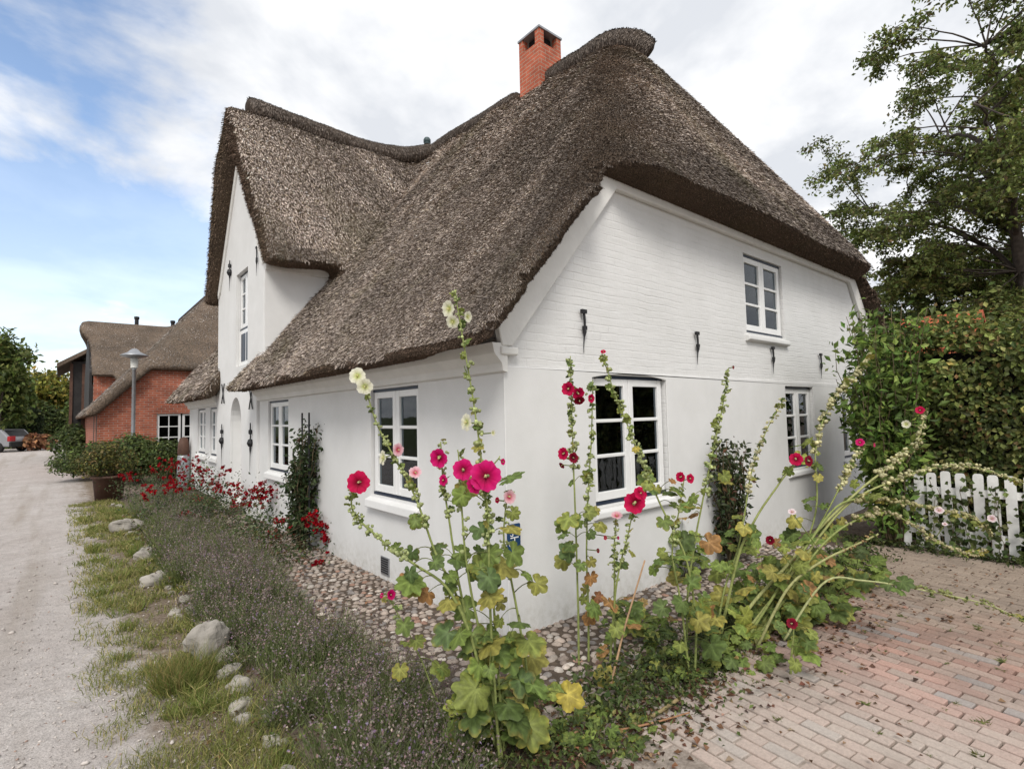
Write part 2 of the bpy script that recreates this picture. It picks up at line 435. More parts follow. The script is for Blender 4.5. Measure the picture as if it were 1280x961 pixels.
def sand_mat():
    m, nt, b = nodes('sandy_soil')
    f = noise(nt, 60, 4, .8); f2 = noise(nt, 3.2, 6, .7)
    c = ramp(nt, f, [(.3, (.26, .21, .175)), (.7, (.52, .45, .39))])
    c = mixc(nt, ramp(nt, f2, [(.45, g3(0)), (.7, g3(.8))]), c, (.10, .075, .055))
    gp = N(nt, 'ShaderNodeNewGeometry'); s = N(nt, 'ShaderNodeSeparateXYZ'); L(nt, gp.outputs['Position'], s.inputs[0])
    e = N(nt, 'ShaderNodeMapRange'); e.inputs[1].default_value = .2; e.inputs[2].default_value = 1.1; L(nt, s.outputs[0], e.inputs[0])
    c = mixc(nt, e.outputs[0], c, ramp(nt, f2, [(.35, (.035, .03, .018)), (.7, (.075, .075, .028))]))
    L(nt, c, b.inputs['Base Color']); b.inputs['Roughness'].default_value = .95; bump(nt, b, f, .7, .015); return m

g = MB()
xs = np.concatenate([[-400, -60, -20], np.arange(-9, 9.01, .25), [20, 60, 400]]); ys = np.concatenate([[-200, -30, -8], np.arange(-5, 16.01, .25), [24, 40, 80, 200, 800]])
XX, YY = np.meshgrid(xs, ys, indexing='ij')
ZZ = np.where((np.abs(XX) < 9.1) & (YY < 16.1) & (YY > -5.1), (fbm(XX, YY, 1.7)-.5)*.03, 0)-.012
# keep it below everything laid on top
ni, nj = XX.shape; i, j = np.meshgrid(np.arange(ni-1), np.arange(nj-1), indexing='ij')
q = np.stack([i*nj+j, (i+1)*nj+j, (i+1)*nj+j+1, i*nj+j+1], -1).reshape(-1, 4)
g.add(np.stack([XX, YY, ZZ], -1).reshape(-1, 3), q)
tag(g.build('ground', ground_mat(), smooth=True), kind='structure')

def sheet(name, xs, ys, zf, mat, edge=None):
    XX, YY = np.meshgrid(xs, ys, indexing='ij')
    if edge is not None: XX, YY = edge(XX, YY)
    ZZ = zf(XX, YY); ni, nj = XX.shape
    i, j = np.meshgrid(np.arange(ni-1), np.arange(nj-1), indexing='ij')
    q = np.stack([i*nj+j, (i+1)*nj+j, (i+1)*nj+j+1, i*nj+j+1], -1).reshape(-1, 4)
    mb = MB(); mb.add(np.stack([XX, YY, ZZ], -1).reshape(-1, 3), q)
    return tag(mb.build(name, mat, smooth=True), kind='structure')
def road_edge(X, Y):
    e = -1.72+(fbm(Y, Y*0+3, 1.1)-.5)*.1+np.where(Y > 12, -(Y-12)*.004, 0)
    return -7.5+(X+7.5)/(7.5-2.2)*(e+7.5), Y
sheet('gravel_road', np.linspace(-7.5, -2.2, 40), np.concatenate([np.arange(-6, 16, .25), np.arange(16, 75, 2.0)]),
      lambda X, Y: .012+.012*(fbm(X, Y, 1.5)-.5)-np.clip((X+1.95)/.2, 0, 1)*.012, road_mat(), road_edge)

# scattered gravel on the road near the camera
def pebbles(mb, P, S, cols, flat=.6):
    """low octahedral-ish stones"""
    base = np.array([(1, 0, 0), (.5, .87, 0), (-.5, .8, 0), (-1, 0, 0), (-.45, -.85, 0), (.55, -.8, 0), (.25, .12, .9), (-.3, -.1, .85), (0, 0, -.8)])
    fcs = np.array([(0, 1, 6), (1, 2, 6), (2, 7, 6), (2, 3, 7), (3, 4, 7), (4, 5, 7), (5, 6, 7), (5, 0, 6), (1, 0, 8), (2, 1, 8), (3, 2, 8), (4, 3, 8), (5, 4, 8), (0, 5, 8)])
    n = len(P); a = rng.uniform(0, 2*PI, n); c, s = np.cos(a)[:, None], np.sin(a)[:, None]
    B = base[None]*rng.uniform(.8, 1.2, (n, 9, 1))*np.stack([S, S*rng.uniform(.6, 1, n), S*flat*rng.uniform(.7, 1.2, n)], -1)[:, None]
    V = np.stack([B[..., 0]*c-B[..., 1]*s, B[..., 0]*s+B[..., 1]*c, B[..., 2]], -1)+P[:, None]
    f = (fcs[None]+(np.arange(n)*9)[:, None, None]).reshape(-1, 3)
    mb.add(V.reshape(-1, 3), f, np.repeat(cols, 9, 0))
n = 11000
py = -2.2+rng.exponential(3.2, n); px = rng.uniform(-6.0, -1.75, n)
k = py < 14; px, py = px[k], py[k]; n = len(px)
mb = MB(); pebbles(mb, np.stack([px, py, np.full(n, .016)], -1), rng.uniform(.003, .011, n)*(1+(rng.random(n) < .03)*1.2),
                   pick([(.45, .41, .38), (.30, .27, .25), (.55, .50, .46), (.36, .26, .21)], [4, 3, 3, 1], n))
tag(mb.build('gravel', MAT['colsolid'], smooth=True), 'loose pale gravel lying on the lane', 'gravel', kind='stuff')

# brick paving: real bricks, long joints running away from the gable
sheet('sand_bed', np.arange(-.55, 9, .12), np.arange(-7, -.85, .12),
      lambda X, Y: .016+.022*(fbm(X, Y, 1.6, 5)-.35)*np.clip(1.25-np.abs(X-.1)*.8, -.35, 1)-.012*np.clip(X-1, 0, 1), sand_mat(),
      lambda X, Y: (X+(fbm(Y, Y*0+1, 1.5)-.5)*.3*(X < -.3), Y))
mb = MB(); bl, bw = .186, .082; th = math.radians(-97); ca, sa = math.cos(th), math.sin(th)
cols = []
for r in range(-8, 84):
    for c in range(-3, 26):
        u = c*bl+(r % 2)*bl*.5+.0; v = r*bw
        jx = rng.normal(0, .0022)+.01*math.sin(r*.9); jy = rng.normal(0, .0014)
        u += jx; v += jy
        cx_, cy_ = 0.35+u*ca-v*sa, -.75+u*sa+v*ca
        if not (-.25 < cx_ < 6.4 and -5 < cy_ < -.95): continue
        if cx_ < 3.6 and cy_ > -1.22-.12*rng.random(): continue
        cover = max(0, .86-(cx_+.25)/1.6)+.25*(fbm(np.array([cx_]), np.array([cy_]), 2.0, 9)[0]-.5)
        if cover > 1.02: continue
        zt = .040-.010*cover+rng.normal(0, .0016)+.006*(fbm(np.array([cx_]), np.array([cy_]), 1.2, 19)[0]-.5)
        a = th+rng.normal(0, .007); c1, s1 = math.cos(a), math.sin(a)
        l, w2 = bl*.5-.0055, bw*.5-.0058; e = .0035
        tx, ty = rng.normal(0, .004, 2)
        ring = [(l, w2), (-l, w2), (-l, -w2), (l, -w2)]; ring2 = [(l-e, w2-e), (-l+e, w2-e), (-l+e, -w2+e), (l-e, -w2+e)]
        V = [(cx_+x*c1-y*s1, cy_+x*s1+y*c1, -.02) for x, y in ring]+[(cx_+x*c1-y*s1, cy_+x*s1+y*c1, zt-.005+tx*x*4+ty*y*4) for x, y in ring]+[(cx_+x*c1-y*s1, cy_+x*s1+y*c1, zt+tx*x*4+ty*y*4) for x, y in ring2]
        f = [(0, 1, 5, 4), (1, 2, 6, 5), (2, 3, 7, 6), (3, 0, 4, 7), (4, 5, 9, 8), (5, 6, 10, 9), (6, 7, 11, 10), (7, 4, 8, 11), (8, 9, 10, 11)]
        far = np.clip((cx_-1.2)/2.0, 0, 1)
        pal = [(.40, .205, .165), (.33, .175, .145), (.38, .265, .225), (.26, .24, .245), (.33, .235, .20)]
        col = np.array(pal[rng.choice(5, p=[.34, .22, .24, .08, .12])])*math.exp(rng.normal(0, .10))
        col = col*(1-far)+np.array((.30, .235, .185))*far*math.exp(rng.normal(0, .08))
        dust = np.clip(1.15-cx_*.55, .08, .8); col = col*(1-dust)+np.array((.47, .41, .36))*dust
        mb.add(V, f, col)
def paver_mat():
    m, nt, b = nodes('clay_pavers'); a = N(nt, 'ShaderNodeAttribute', attribute_name='Col')
    f = noise(nt, 70, 5, .8); f2 = noise(nt, 4, 5, .7)
    c = mixc(nt, 1.0, a.outputs['Color'], ramp(nt, f, [(.3, g3(.78)), (.7, g3(1.18))]), 'MULTIPLY')
    c = mixc(nt, ramp(nt, f2, [(.52, g3(0)), (.75, g3(.35))]), c, (.40, .35, .30))
    c = mixc(nt, ramp(nt, noise(nt, 1.6, 6, .7), [(.50, g3(0)), (.72, g3(.5))]), c, (.17, .14, .12))
    L(nt, c, b.inputs['Base Color']); b.inputs['Roughness'].default_value = .9; b.inputs['Specular IOR Level'].default_value = .2
    bump(nt, b, f, .6, .006); return m
tag(mb.build('brick_paving', paver_mat()), kind='structure')

# cobbled apron round the foot of the house
def ab(nm, xs, ys): sheet(nm, xs, ys, lambda X, Y: .0235+.004*(fbm(X, Y, 9, 3)-.5), MAT['bedding'])
MAT['bedding'] = simple('dark_bedding_soil', (.085, .062, .045), .95, .4, 14, .5)
ab('cobble_bed', np.linspace(-.9, .01, 16), np.arange(-.86, 13, .1))
ab('cobble_bed', np.arange(.012, 5.2, .1), np.linspace(-.86, .01, 16))
mb = MB()
P = []; S = []
def cob_ok(x, y):
    e = .86+.10*(fbm(np.array([x+y]), np.array([x-y]), 1.3, 2)[0]-.5)
    return (-e < x < .02 and -e < y < 13) or (-e < y < .02 and -e < x < 6)
for iy in np.arange(-.95, 9.2, .072):
    for ix in np.arange(-.95, 0.03, .072):
        x, y = ix+rng.normal(0, .011)+(.036 if int(round(iy/.072)) % 2 else 0), iy+rng.normal(0, .011)
        if cob_ok(x, y): P.append((x, y)); S.append(rng.uniform(.030, .041))
for ix in np.arange(0.04, 4.6, .072):
    for iy in np.arange(-.95, 0.03, .072):
        x, y = ix+rng.normal(0, .011)+(.036 if int(round(iy/.072)) % 2 else 0), iy+rng.normal(0, .011)
        if cob_ok(x, y): P.append((x, y)); S.append(rng.uniform(.030, .041))
P = np.array(P); S = np.array(S); n = len(P)
th = np.linspace(0, 2*PI, 9, endpoint=False); rings = [(1.0, -.1), (.96, .28), (.74, .6), (.38, .78)]
B = np.array([(r*math.cos(t), r*math.sin(t), z) for r, z in rings for t in th]+[(0, 0, .83)])
fc = [(k*9+j, k*9+(j+1) % 9, (k+1)*9+(j+1) % 9, (k+1)*9+j) for k in range(3) for j in range(9)]
ft = np.array([(27+j, 27+(j+1) % 9, 36) for j in range(9)]); fc = np.array(fc)
a = rng.uniform(0, PI, n); c, s = np.cos(a)[:, None], np.sin(a)[:, None]
BB = B[None]*np.stack([S*1.10, S*.86, S*rng.uniform(.75, 1.0, n)], -1)[:, None]*(1+rng.normal(0, .05, (n, len(B), 1)))
V = np.stack([BB[..., 0]*c-BB[..., 1]*s+P[:, None, 0], BB[..., 0]*s+BB[..., 1]*c+P[:, None, 1], BB[..., 2]+.010+rng.normal(0, .0025, n)[:, None]], -1)
colr = pick([(.40, .33, .28), (.33, .27, .23), (.44, .38, .33), (.25, .225, .21), (.36, .22, .165), (.50, .45, .40)], [4, 3, 3, 1.5, .8, 1], n)*.85*np.exp(rng.normal(0, .12, (n, 1)))
off = (np.arange(n)*len(B))[:, None, None]
mb.add(V.reshape(-1, 3), [(fc[None]+off).reshape(-1, 4), (ft[None]+off).reshape(-1, 3)], np.repeat(colr, len(B), 0))
tag(mb.build('cobbled_apron', MAT['colsolid'], smooth=True), kind='structure')

# ------------------------------------------------------------------ implicit thatch
def smax(a, b, k): h = np.clip(.5+.5*(a-b)/k, 0, 1); return b*(1-h)+a*h+k*h*(1-h)
def smin(a, b, k): return -smax(-a, -b, k)
def surface_nets(fn, lo, hi, h):
    ax = [np.arange(lo[i], hi[i]+h, h) for i in range(3)]
    X, Y, Z = np.meshgrid(*ax, indexing='ij', sparse=True)
    D = fn(X, Y, Z).astype(np.float32); D = np.ascontiguousarray(np.broadcast_to(D, tuple(len(a) for a in ax)))
    I = D < 0
    cnt = np.zeros(tuple(s-1 for s in D.shape), np.uint8)
    for dx in (0, 1):
        for dy in (0, 1):
            for dz in (0, 1):
                cnt += I[dx:D.shape[0]-1+dx, dy:D.shape[1]-1+dy, dz:D.shape[2]-1+dz]
    act = (cnt > 0) & (cnt < 8)
    ids = np.argwhere(act); idx = np.full(act.shape, -1, np.int64); idx[act] = np.arange(len(ids))
    acc = np.zeros((len(ids), 3)); num = np.zeros(len(ids))
    cor = [(a, b, c) for a in (0, 1) for b in (0, 1) for c in (0, 1)]
    for p in cor:
        for ax_ in range(3):
            if p[ax_]: continue
            q = list(p); q[ax_] = 1
            d0 = D[ids[:, 0]+p[0], ids[:, 1]+p[1], ids[:, 2]+p[2]]; d1 = D[ids[:, 0]+q[0], ids[:, 1]+q[1], ids[:, 2]+q[2]]
            m = (d0 < 0) != (d1 < 0); t = np.where(m, d0/(d0-d1+1e-12), 0)
            pt = np.array(p, float)[None].repeat(len(ids), 0); pt[:, ax_] = t
            acc[m] += pt[m]; num[m] += 1
    V = (ids+acc/num[:, None])*h+np.array(lo)
    quads = []
    for ax_ in range(3):
        a, b = [(1, 2), (2, 0), (0, 1)][ax_]
        s0 = [slice(None)]*3; s1 = [slice(None)]*3; s0[ax_] = slice(None, -1); s1[ax_] = slice(1, None)
        i0, i1 = I[tuple(s0)], I[tuple(s1)]
        e = np.argwhere(i0 != i1); e = e[(e[:, a] > 0) & (e[:, b] > 0)]
        e = e[(e[:, a] < act.shape[a]) & (e[:, b] < act.shape[b])]
        fl = i0[e[:, 0], e[:, 1], e[:, 2]]
        def cid(da, db):
            k = e.copy(); k[:, a] += da; k[:, b] += db; return idx[k[:, 0], k[:, 1], k[:, 2]]
        q = np.stack([cid(-1, -1), cid(0, -1), cid(0, 0), cid(-1, 0)], 1)
        q[~fl] = q[~fl][:, ::-1]; quads.append(q)
    return V, np.concatenate(quads)

XR, ZR = 4.47, 8.32
GY0, GY1, DC = 6.18, 9.60, 7.86
def roof_fn(X, Y, Z):
    m = 1.19+.065*np.clip((Y-2.6)/5.0, 0, 1); q = np.sqrt(1+m*m)
    wob = .035*np.sin(Y*1.7+X*.6)+.02*np.sin(Y*4.1-Z*2.2)
    sl = (Z-(2.26+m*(X+.45)))/q+wob; sr = (Z-(2.26+m*(9.39-X)))/q
    mh = 1.62; qh = math.sqrt(1+mh*mh)
    hf = (Z-(3.80+mh*(Y+.56)))/qh+.025*np.sin(X*1.9+Z); hb = (Z-(3.84+mh*(13.75-Y)))/qh
    o = smax(smax(sl, sr, .3), smax(hf, hb, .1), .75)
    st = np.clip((Z-3.3)/.5, 0, 1); st = st*st*(3-2*st)
    o = smax(o, -.36-.20*st-Y+.02*np.sin(Z*3), .26); o = smax(o, Y-13.65, .2)
    o = smax(o, 2.19-Z+0*X, .07)
    up_ = .20*np.clip((.9-Y)/.6, 0, 1); il = (Z-(2.25+up_+1.16*(X+.13)))/1.5; ir = (Z-(2.25+up_+1.16*(9.07-X)))/1.5
    inn = np.maximum(np.maximum(il, ir), Z-3.87+.12*Y)
    main = np.maximum(o, -inn)
    box = np.maximum.reduce([GY0-Y+0*X+0*Z, Y-GY1+0*X+0*Z, .03-X+0*Y+0*Z, X-2.6+0*Y+0*Z, Z-4.6+0*X+0*Y])
    main = np.maximum(main, -box)
    main = np.maximum(main, -np.maximum.reduce([6.72-Y+0*X+0*Z, Y-9.35+0*X+0*Z, X-.06+0*Y+0*Z]))
    md = 1.60; qd = math.sqrt(1+md*md)
    dn = (Z-(4.26+md*(Y-5.62)))/qd; df = (Z-(4.26+md*(2*DC-5.62-Y)))/qd
    d = smax(dn+.02*np.sin(X*3+Z*2), df, .22)
    fp = -.10-.055*(Z-4.3)-.05*np.exp(-((Z-7.9)/.3)**2)-.13*np.clip((Y-DC)/.6, 0, 1)-X
    d = smax(d, fp+0*Y, .1); d = smax(d, 4.24-Z+0*X+.12*np.clip(X-.3, 0, 2), .08); d = np.maximum(d, X-XR)
    di = np.maximum.reduce([(Z-(4.44+1.52*(Y-GY0)))/1.8+0*X, (Z-(4.44+1.52*(2*DC-GY0-Y)))/1.8+0*X, X-3.2+0*Y+0*Z])
    dorm = np.maximum(d, -di)
    r = smin(main, dorm, .30)
    return r

def thatch_object(name, fn, lo, hi, h, nstraw, mat, parent, ridge_noise=.0, pal=None, cutpal=None):
    V, Q = surface_nets(fn, lo, hi, h)
    T = np.concatenate([Q[:, [0, 1, 2]], Q[:, [0, 2, 3]]])
    a, b, c = V[T[:, 0]], V[T[:, 1]], V[T[:, 2]]
    nn = np.cross(b-a, c-a); ar = np.linalg.norm(nn, axis=1)*.5; nn = unit(nn)
    mb = MB(); mb.add(V, Q, (.1, .08, .06))
    if nstraw:
        ctr = (a+b+c)/3; tc_ = CAM-ctr; d = np.linalg.norm(tc_, axis=1); facing = np.sum(nn*tc_, 1)/d
        wgt = ar*(facing > -.15)/np.clip(d, 3.5, 30)**2*np.where(nn[:, 2] < -.25, .7, 1.0)
        # the underside is only combed sparsely
        k = rng.choice(len(T), nstraw, p=wgt/wgt.sum())
        u = rng.random((nstraw, 2)); fl = u.sum(1) > 1; u[fl] = 1-u[fl]
        P = a[k]+(b[k]-a[k])*u[:, :1]+(c[k]-a[k])*u[:, 1:]
        n_ = nn[k]; dist = d[k]
        g = np.array([0, 0, -1.0])+rng.normal(0, .13, (nstraw, 3))
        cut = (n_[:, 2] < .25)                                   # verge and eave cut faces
        dn = g-n_*np.sum(g*n_, 1)[:, None]
        dn = unit(dn)
        # on cut faces the straw ends look outward
        tilt = np.where(cut, rng.normal(.75, .3, nstraw), rng.normal(.20, .12, nstraw))[:, None]
        dd = unit(dn*np.cos(tilt)+n_*np.sin(tilt))
        sc = np.clip(dist/6.0, .75, 2.2)
        ln = rng.uniform(.03, .075, nstraw)*sc; wd = rng.uniform(.0026, .0060, nstraw)*sc
        ln = np.where(cut, ln*.55, ln); ln = np.where(n_[:, 2] < -.25, ln*.5, ln)
        w_ = unit(np.cross(dd, n_)+rng.normal(0, .35, (nstraw, 3)))
        r0_ = P-n_*.006-dd*ln[:, None]*.3; r1_ = P+dd*ln[:, None]*.7
        V4 = np.stack([r0_-w_*wd[:, None]*.5, r0_+w_*wd[:, None]*.5, r1_+w_*wd[:, None]*.5, r1_-w_*wd[:, None]*.5], 1).reshape(-1, 3)
        q4 = (np.arange(nstraw)*4)[:, None]+np.arange(4)
        pal = pal or [(.49, .41, .355), (.31, .256, .22), (.095, .075, .064), (.60, .52, .455), (.38, .315, .225)]
        cc = pick(pal, [4, 4, 3.5, 1.6, 1.2], nstraw)*np.exp(rng.normal(0, .25, (nstraw, 1)))
        pc = fbm(P[:, 0]+P[:, 2], P[:, 1]+P[:, 2]*.5, .9, 11)
        cc = cc*(.72+.55*pc)[:, None]
        # weathered streaks running down the slope
        stx = vnoise((P[:, 1]+P[:, 0]*(n_[:, 1] < -.4))*3.2+vnoise(P[:, 2], P[:, 1], 1.2)*.5, P[:, 2]*.16, 1.0, 4); cc = cc*(.62+.78*stx)[:, None]
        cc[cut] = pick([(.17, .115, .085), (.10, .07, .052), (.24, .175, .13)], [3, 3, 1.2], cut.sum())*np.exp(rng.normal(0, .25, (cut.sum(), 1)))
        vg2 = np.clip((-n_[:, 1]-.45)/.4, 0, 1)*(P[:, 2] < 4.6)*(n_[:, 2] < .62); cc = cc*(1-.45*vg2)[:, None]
        # old damp and painted-in shade darken the weathered hip corner
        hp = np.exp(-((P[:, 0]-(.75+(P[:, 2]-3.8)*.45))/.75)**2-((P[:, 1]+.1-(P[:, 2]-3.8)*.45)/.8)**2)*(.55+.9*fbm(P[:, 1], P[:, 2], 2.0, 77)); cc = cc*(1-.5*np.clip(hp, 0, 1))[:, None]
        # moss where the dormer meets the main slope and along the old lower edge
        ms = np.clip(fbm(P[:, 0], P[:, 1], 1.3, 21)*1.9-.95, 0, 1)*np.exp(-((P[:, 1]-5.9)/.9)**2)
        ms = np.maximum(ms, np.clip(fbm(P[:, 0]*2, P[:, 1], .8, 31)*2.2-1.35, 0, .7))
        cc = cc*(1-ms[:, None]*.6)+np.array((.13, .125, .045))*ms[:, None]*.6
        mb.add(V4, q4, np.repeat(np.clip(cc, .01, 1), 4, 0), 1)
    o = mb.build(name, [mat, MAT['straw']], parent)
    sm = np.zeros(len(o.data.polygons), bool); sm[:len(Q)] = True; o.data.polygons.foreach_set('use_smooth', sm)
    return o

# ------------------------------------------------------------------ the white cottage
house = thing('thatched_cottage', (0, 0, 0), 'white thatched cottage with brick chimney standing at the corner of the lane', 'house')
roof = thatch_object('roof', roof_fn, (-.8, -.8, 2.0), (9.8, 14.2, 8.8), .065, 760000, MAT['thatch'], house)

def ridge_roll(name, P, R, seg, parent, n_st=9000):
    P = np.asarray(P, float)
    t = np.linspace(0, len(P)-1, seg); i = np.clip(t.astype(int), 0, len(P)-2); u = (t-i)[:, None]
    # Catmull-Rom
    p0 = P[np.clip(i-1, 0, None)]; p1 = P[i]; p2 = P[i+1]; p3 = P[np.clip(i+2, None, len(P)-1)]
    C = .5*((2*p1)+(-p0+p2)*u+(2*p0-5*p1+4*p2-p3)*u**2+(-p0+3*p1-3*p2+p3)*u**3)
    rr = R*(1+.06*np.sin(np.linspace(0, 19, seg))+rng.normal(0, .015, seg))
    rr[0] *= .45; rr[-1] *= .45; rr[1] *= .85; rr[-2] *= .85
    mb = MB(); mb.tube(C, rr, 14)
    # combed surface
    k = rng.integers(1, seg-1, n_st); th = rng.uniform(0, 2*PI, n_st)
    T = np.gradient(C, axis=0); T = unit(T); A = unit(np.cross(T, [0, 0, 1.0])); B = np.cross(T, A)
    nn = np.cos(th)[:, None]*A[k]+np.sin(th)[:, None]*B[k]
    uu = rng.random(n_st)[:, None]; k2 = np.clip(k+1, 0, seg-1); p = C[k]*(1-uu)+C[k2]*uu+nn*((rr[k]*(1-uu[:, 0])+rr[k2]*uu[:, 0])*.98)[:, None]
    tang = np.cross(T[k], nn); dd = unit(tang*np.sign(-tang[:, 2:3])+rng.normal(0, .30, (n_st, 3))*(1-np.abs(nn))+nn*.03)
    ln = rng.uniform(.03, .08, n_st)[:, None]; wd = rng.uniform(.006, .012, n_st)[:, None]; w_ = unit(np.cross(dd, nn))
    V4 = np.stack([p-w_*wd*.5, p+w_*wd*.5, p+dd*ln+w_*wd*.5, p+dd*ln-w_*wd*.5], 1).reshape(-1, 3)
    cc = pick([(.17, .14, .12), (.10, .085, .075), (.25, .21, .18)], [3, 2.5, 1.3], n_st)*np.exp(rng.normal(0, .25, (n_st, 1)))
    mb.add(V4, (np.arange(n_st)*4)[:, None]+np.arange(4), np.repeat(cc, 4, 0), 1)
    return mb.build(name, [MAT['ridge'], MAT['straw']], parent, True)
ridge_roll('ridge_cap', [(4.86, 1.85, 7.70), (4.62, 2.05, 7.93), (4.49, 2.45, 8.04), (4.47, 3.0, 8.07), (4.47, 3.7, 8.10), (4.47, 4.5, 8.12)], .17, 34, roof)
ridge_roll('ridge_cap', [(4.47, 4.7, 8.12), (4.47, 6, 8.24), (4.47, 8, 8.36), (4.47, 10, 8.36), (4.47, 11.6, 8.34)], .17, 40, roof)
ridge_roll('ridge_cap', [(.06, DC, 7.82), (.5, DC, 7.84), (1.5, DC, 7.78), (2.6, DC, 7.77), (3.5, DC, 7.90), (4.4, DC, 8.30)], .185, 36, roof)

# walls ------------------------------------------------------------
def rect(a0, a1, b0, b1): return [(a0, b0), (a1, b0), (a1, b1), (a0, b1)]
def arch_rect(a0, a1, b0, b1, rise=.06, n=8):
    p = [(a0, b0), (a1, b0)]
    for k in range(n+1):
        t = k/n; p.append((a1+(a0-a1)*t, b1+rise*4*t*(1-t)))
    return p
def pointed(a0, a1, b0, b1, spring):
    p = [(a0, b0), (a1, b0), (a1, spring)]
    w_ = a1-a0
    for k in range(1, 9): th = k/16*PI; p.append((a0+w_/2+w_/2*math.cos(th), spring+(b1-spring)*math.sin(th)**.9))
    for k in range(9, 16): th = k/16*PI; p.append((a0+w_/2+w_/2*math.cos(th), spring+(b1-spring)*math.sin(th)**.9))
    p.append((a0, spring)); return p
SW = [(1.29, 2.31, .87, 2.00), (5.09, 6.10, .89, 2.00), (9.72, 10.60, .93, 2.0), (11.10, 12.02, .93, 2.0)]
DW = (7.22, 8.06, 2.72, 4.50)
GW = [(1.0, 2.13, .87, 2.04), (4.93, 5.87, .87, 2.0), (7.0, 7.9, .87, 2.0)]
UW = (3.93, 5.03, 2.66, 3.67)
door = pointed(7.62, 8.48, .12, 2.14, 1.55)
mb = MB()
lane_poly = [(0.0, -.1), (13.1, -.1), (13.1, 2.28), (GY1, 2.28), (GY1, 4.46), (DC, 6.98), (GY0, 4.46), (GY0, 2.28), (0.0, 2.28)]
mb.prism(lane_poly, (0, 0, 0), (0, 1, 0), (0, 0, 1), (1, 0, 0), .34, [rect(*q) for q in SW]+[rect(*DW), door])
for y0 in (GY0-.015, GY1-.18):
    mb.prism([(-.04, 2.45), (1.42, 4.30), (1.42, 4.44), (-.04, 4.44)], (0, y0, 0), (1, 0, 0), (0, 0, 1), (0, 1, 0), .199)
fixn(mb.build('lane_wall', MAT['plaster'], house))
# slightly proud bay below the dormer with stepped shoulders
mb = MB()
bay = [(6.62, -.1), (9.66, -.1), (9.66, 2.44), (9.56, 2.60), (9.56, 4.40), (DC, 6.94), (6.22, 4.40), (6.22, 2.44), (6.62, 2.24)]
mb.prism(bay, (-.045, 0, 0), (0, 1, 0), (0, 0, 1), (1, 0, 0), .043, [rect(*DW), door])
fixn(mb.build('gable_bay', MAT['plaster'], house))
mb = MB()
gp = [(.345, -.1), (8.6, -.1), (8.94, -.1), (8.94, 2.30), (7.63, 3.84), (1.31, 3.84), (.345, 2.75)]
gp = [(.004, 2.30), (.004, -.1), (8.94, -.1), (8.94, 2.30), (7.63, 3.85), (1.31, 3.85)][::-1]
mb.prism(gp, (0, -.003, 0), (1, 0, 0), (0, 0, 1), (0, 1, 0), -.30, [rect(*GW[1]), rect(*GW[2]), rect(*GW[0]), rect(*UW)])
o = fixn(mb.build('gable_wall', MAT['whitebrick'], house)); o.location = (0, .30, 0)
mb = MB()
lp = [(-.012, -.1), (8.95, -.1), (8.95, 2.07), (-.012, 2.07)]
mb.prism(lp, (0, -.017, 0), (1, 0, 0), (0, 0, 1), (0, 1, 0), .013, [arch_rect(GW[0][0], GW[0][1], GW[0][2], 2.01, .045), rect(*GW[1]), rect(*GW[2])])
fixn(mb.build('plaster_base', MAT['plaster'], house, bevel=.008))
mb = MB()
mb.box(8.6, 8.94, .31, 13.1, -.1, 2.3); mb.box(.35, 8.59, 12.8, 13.1, -.1, 2.2); mb.box(.35, 8.59, .31, 12.79, -.09, .04)
mb.box(.4, 8.55, 4.2, 4.35, .05, 2.3); mb.box(2.9, 3.0, .35, 4.19, .05, 3.6); mb.box(.45, 2.89, 4.4, 12.7, 2.25, 2.3)
mb.box(.36, 8.5, .32, 4.15, 2.35, 2.42); mb.box(.95, 1.0, .95, 4.15, .05, 2.34); mb.box(1.01, 8.5, .95, 1.0, .05, 2.34); mb.box(2.9, 6.4, 1.3, 1.35, 2.43, 3.75); mb.box(.95, 1.0, 4.4, 12.7, .05, 2.24); mb.box(.9, .95, 6.6, 9.2, 2.4, 4.5)  # divider boxes added close behind the windows block light and darken the panes
mb.build('inner_wall_and_backing', MAT['dark'], house)

# verge board of the gable
mb = MB()
vo = [(-.06, 2.22), (-.12, 2.46), (1.20, 3.97), (7.74, 3.97), (9.06, 2.46), (9.0, 2.22), (8.86, 2.22), (7.56, 3.80), (1.38, 3.80), (.04, 2.22)]
mb.prism(vo[::-1], (0, -.065, 0), (1, 0, 0), (0, 0, 1), (0, 1, 0), .06)
fixn(mb.build('verge_trim', MAT['trim'], house, bevel=.01))
mb = MB(); mb.box(-.075, .10, -.072, -.03, 2.15, 2.215); mb.build('kneeler', MAT['trim'], house, bevel=.015)
# cornice under the thatch on the lane side
def cornice(y0, y1):
    prof = [(-.004, 2.02), (-.05, 2.03), (-.06, 2.09), (-.13, 2.16), (-.15, 2.24), (-.004, 2.24)]
    mb = MB(); mb.prism([(p[0], p[1]) for p in prof], (0, y0, 0), (1, 0, 0), (0, 0, 1), (0, 1, 0), y1-y0)
    return fixn(mb.build('cornice', MAT['trim'], house))
cornice(-.055, 6.58); cornice(9.68, 13.1)
mb = MB(); mb.prism([(-.04, 4.20), (-.04, 4.37), (1.35, 4.37), (1.22, 4.20)], (0, GY0-.07, 0), (1, 0, 0), (0, 0, 1), (0, 1, 0), .068)
mb.prism([(-.04, 4.30), (-.04, 4.44), (1.38, 4.44), (1.3, 4.30)], (0, GY0-.13, 0), (1, 0, 0), (0, 0, 1), (0, 1, 0), .125)
fixn(mb.build('cornice', MAT['trim'], house))
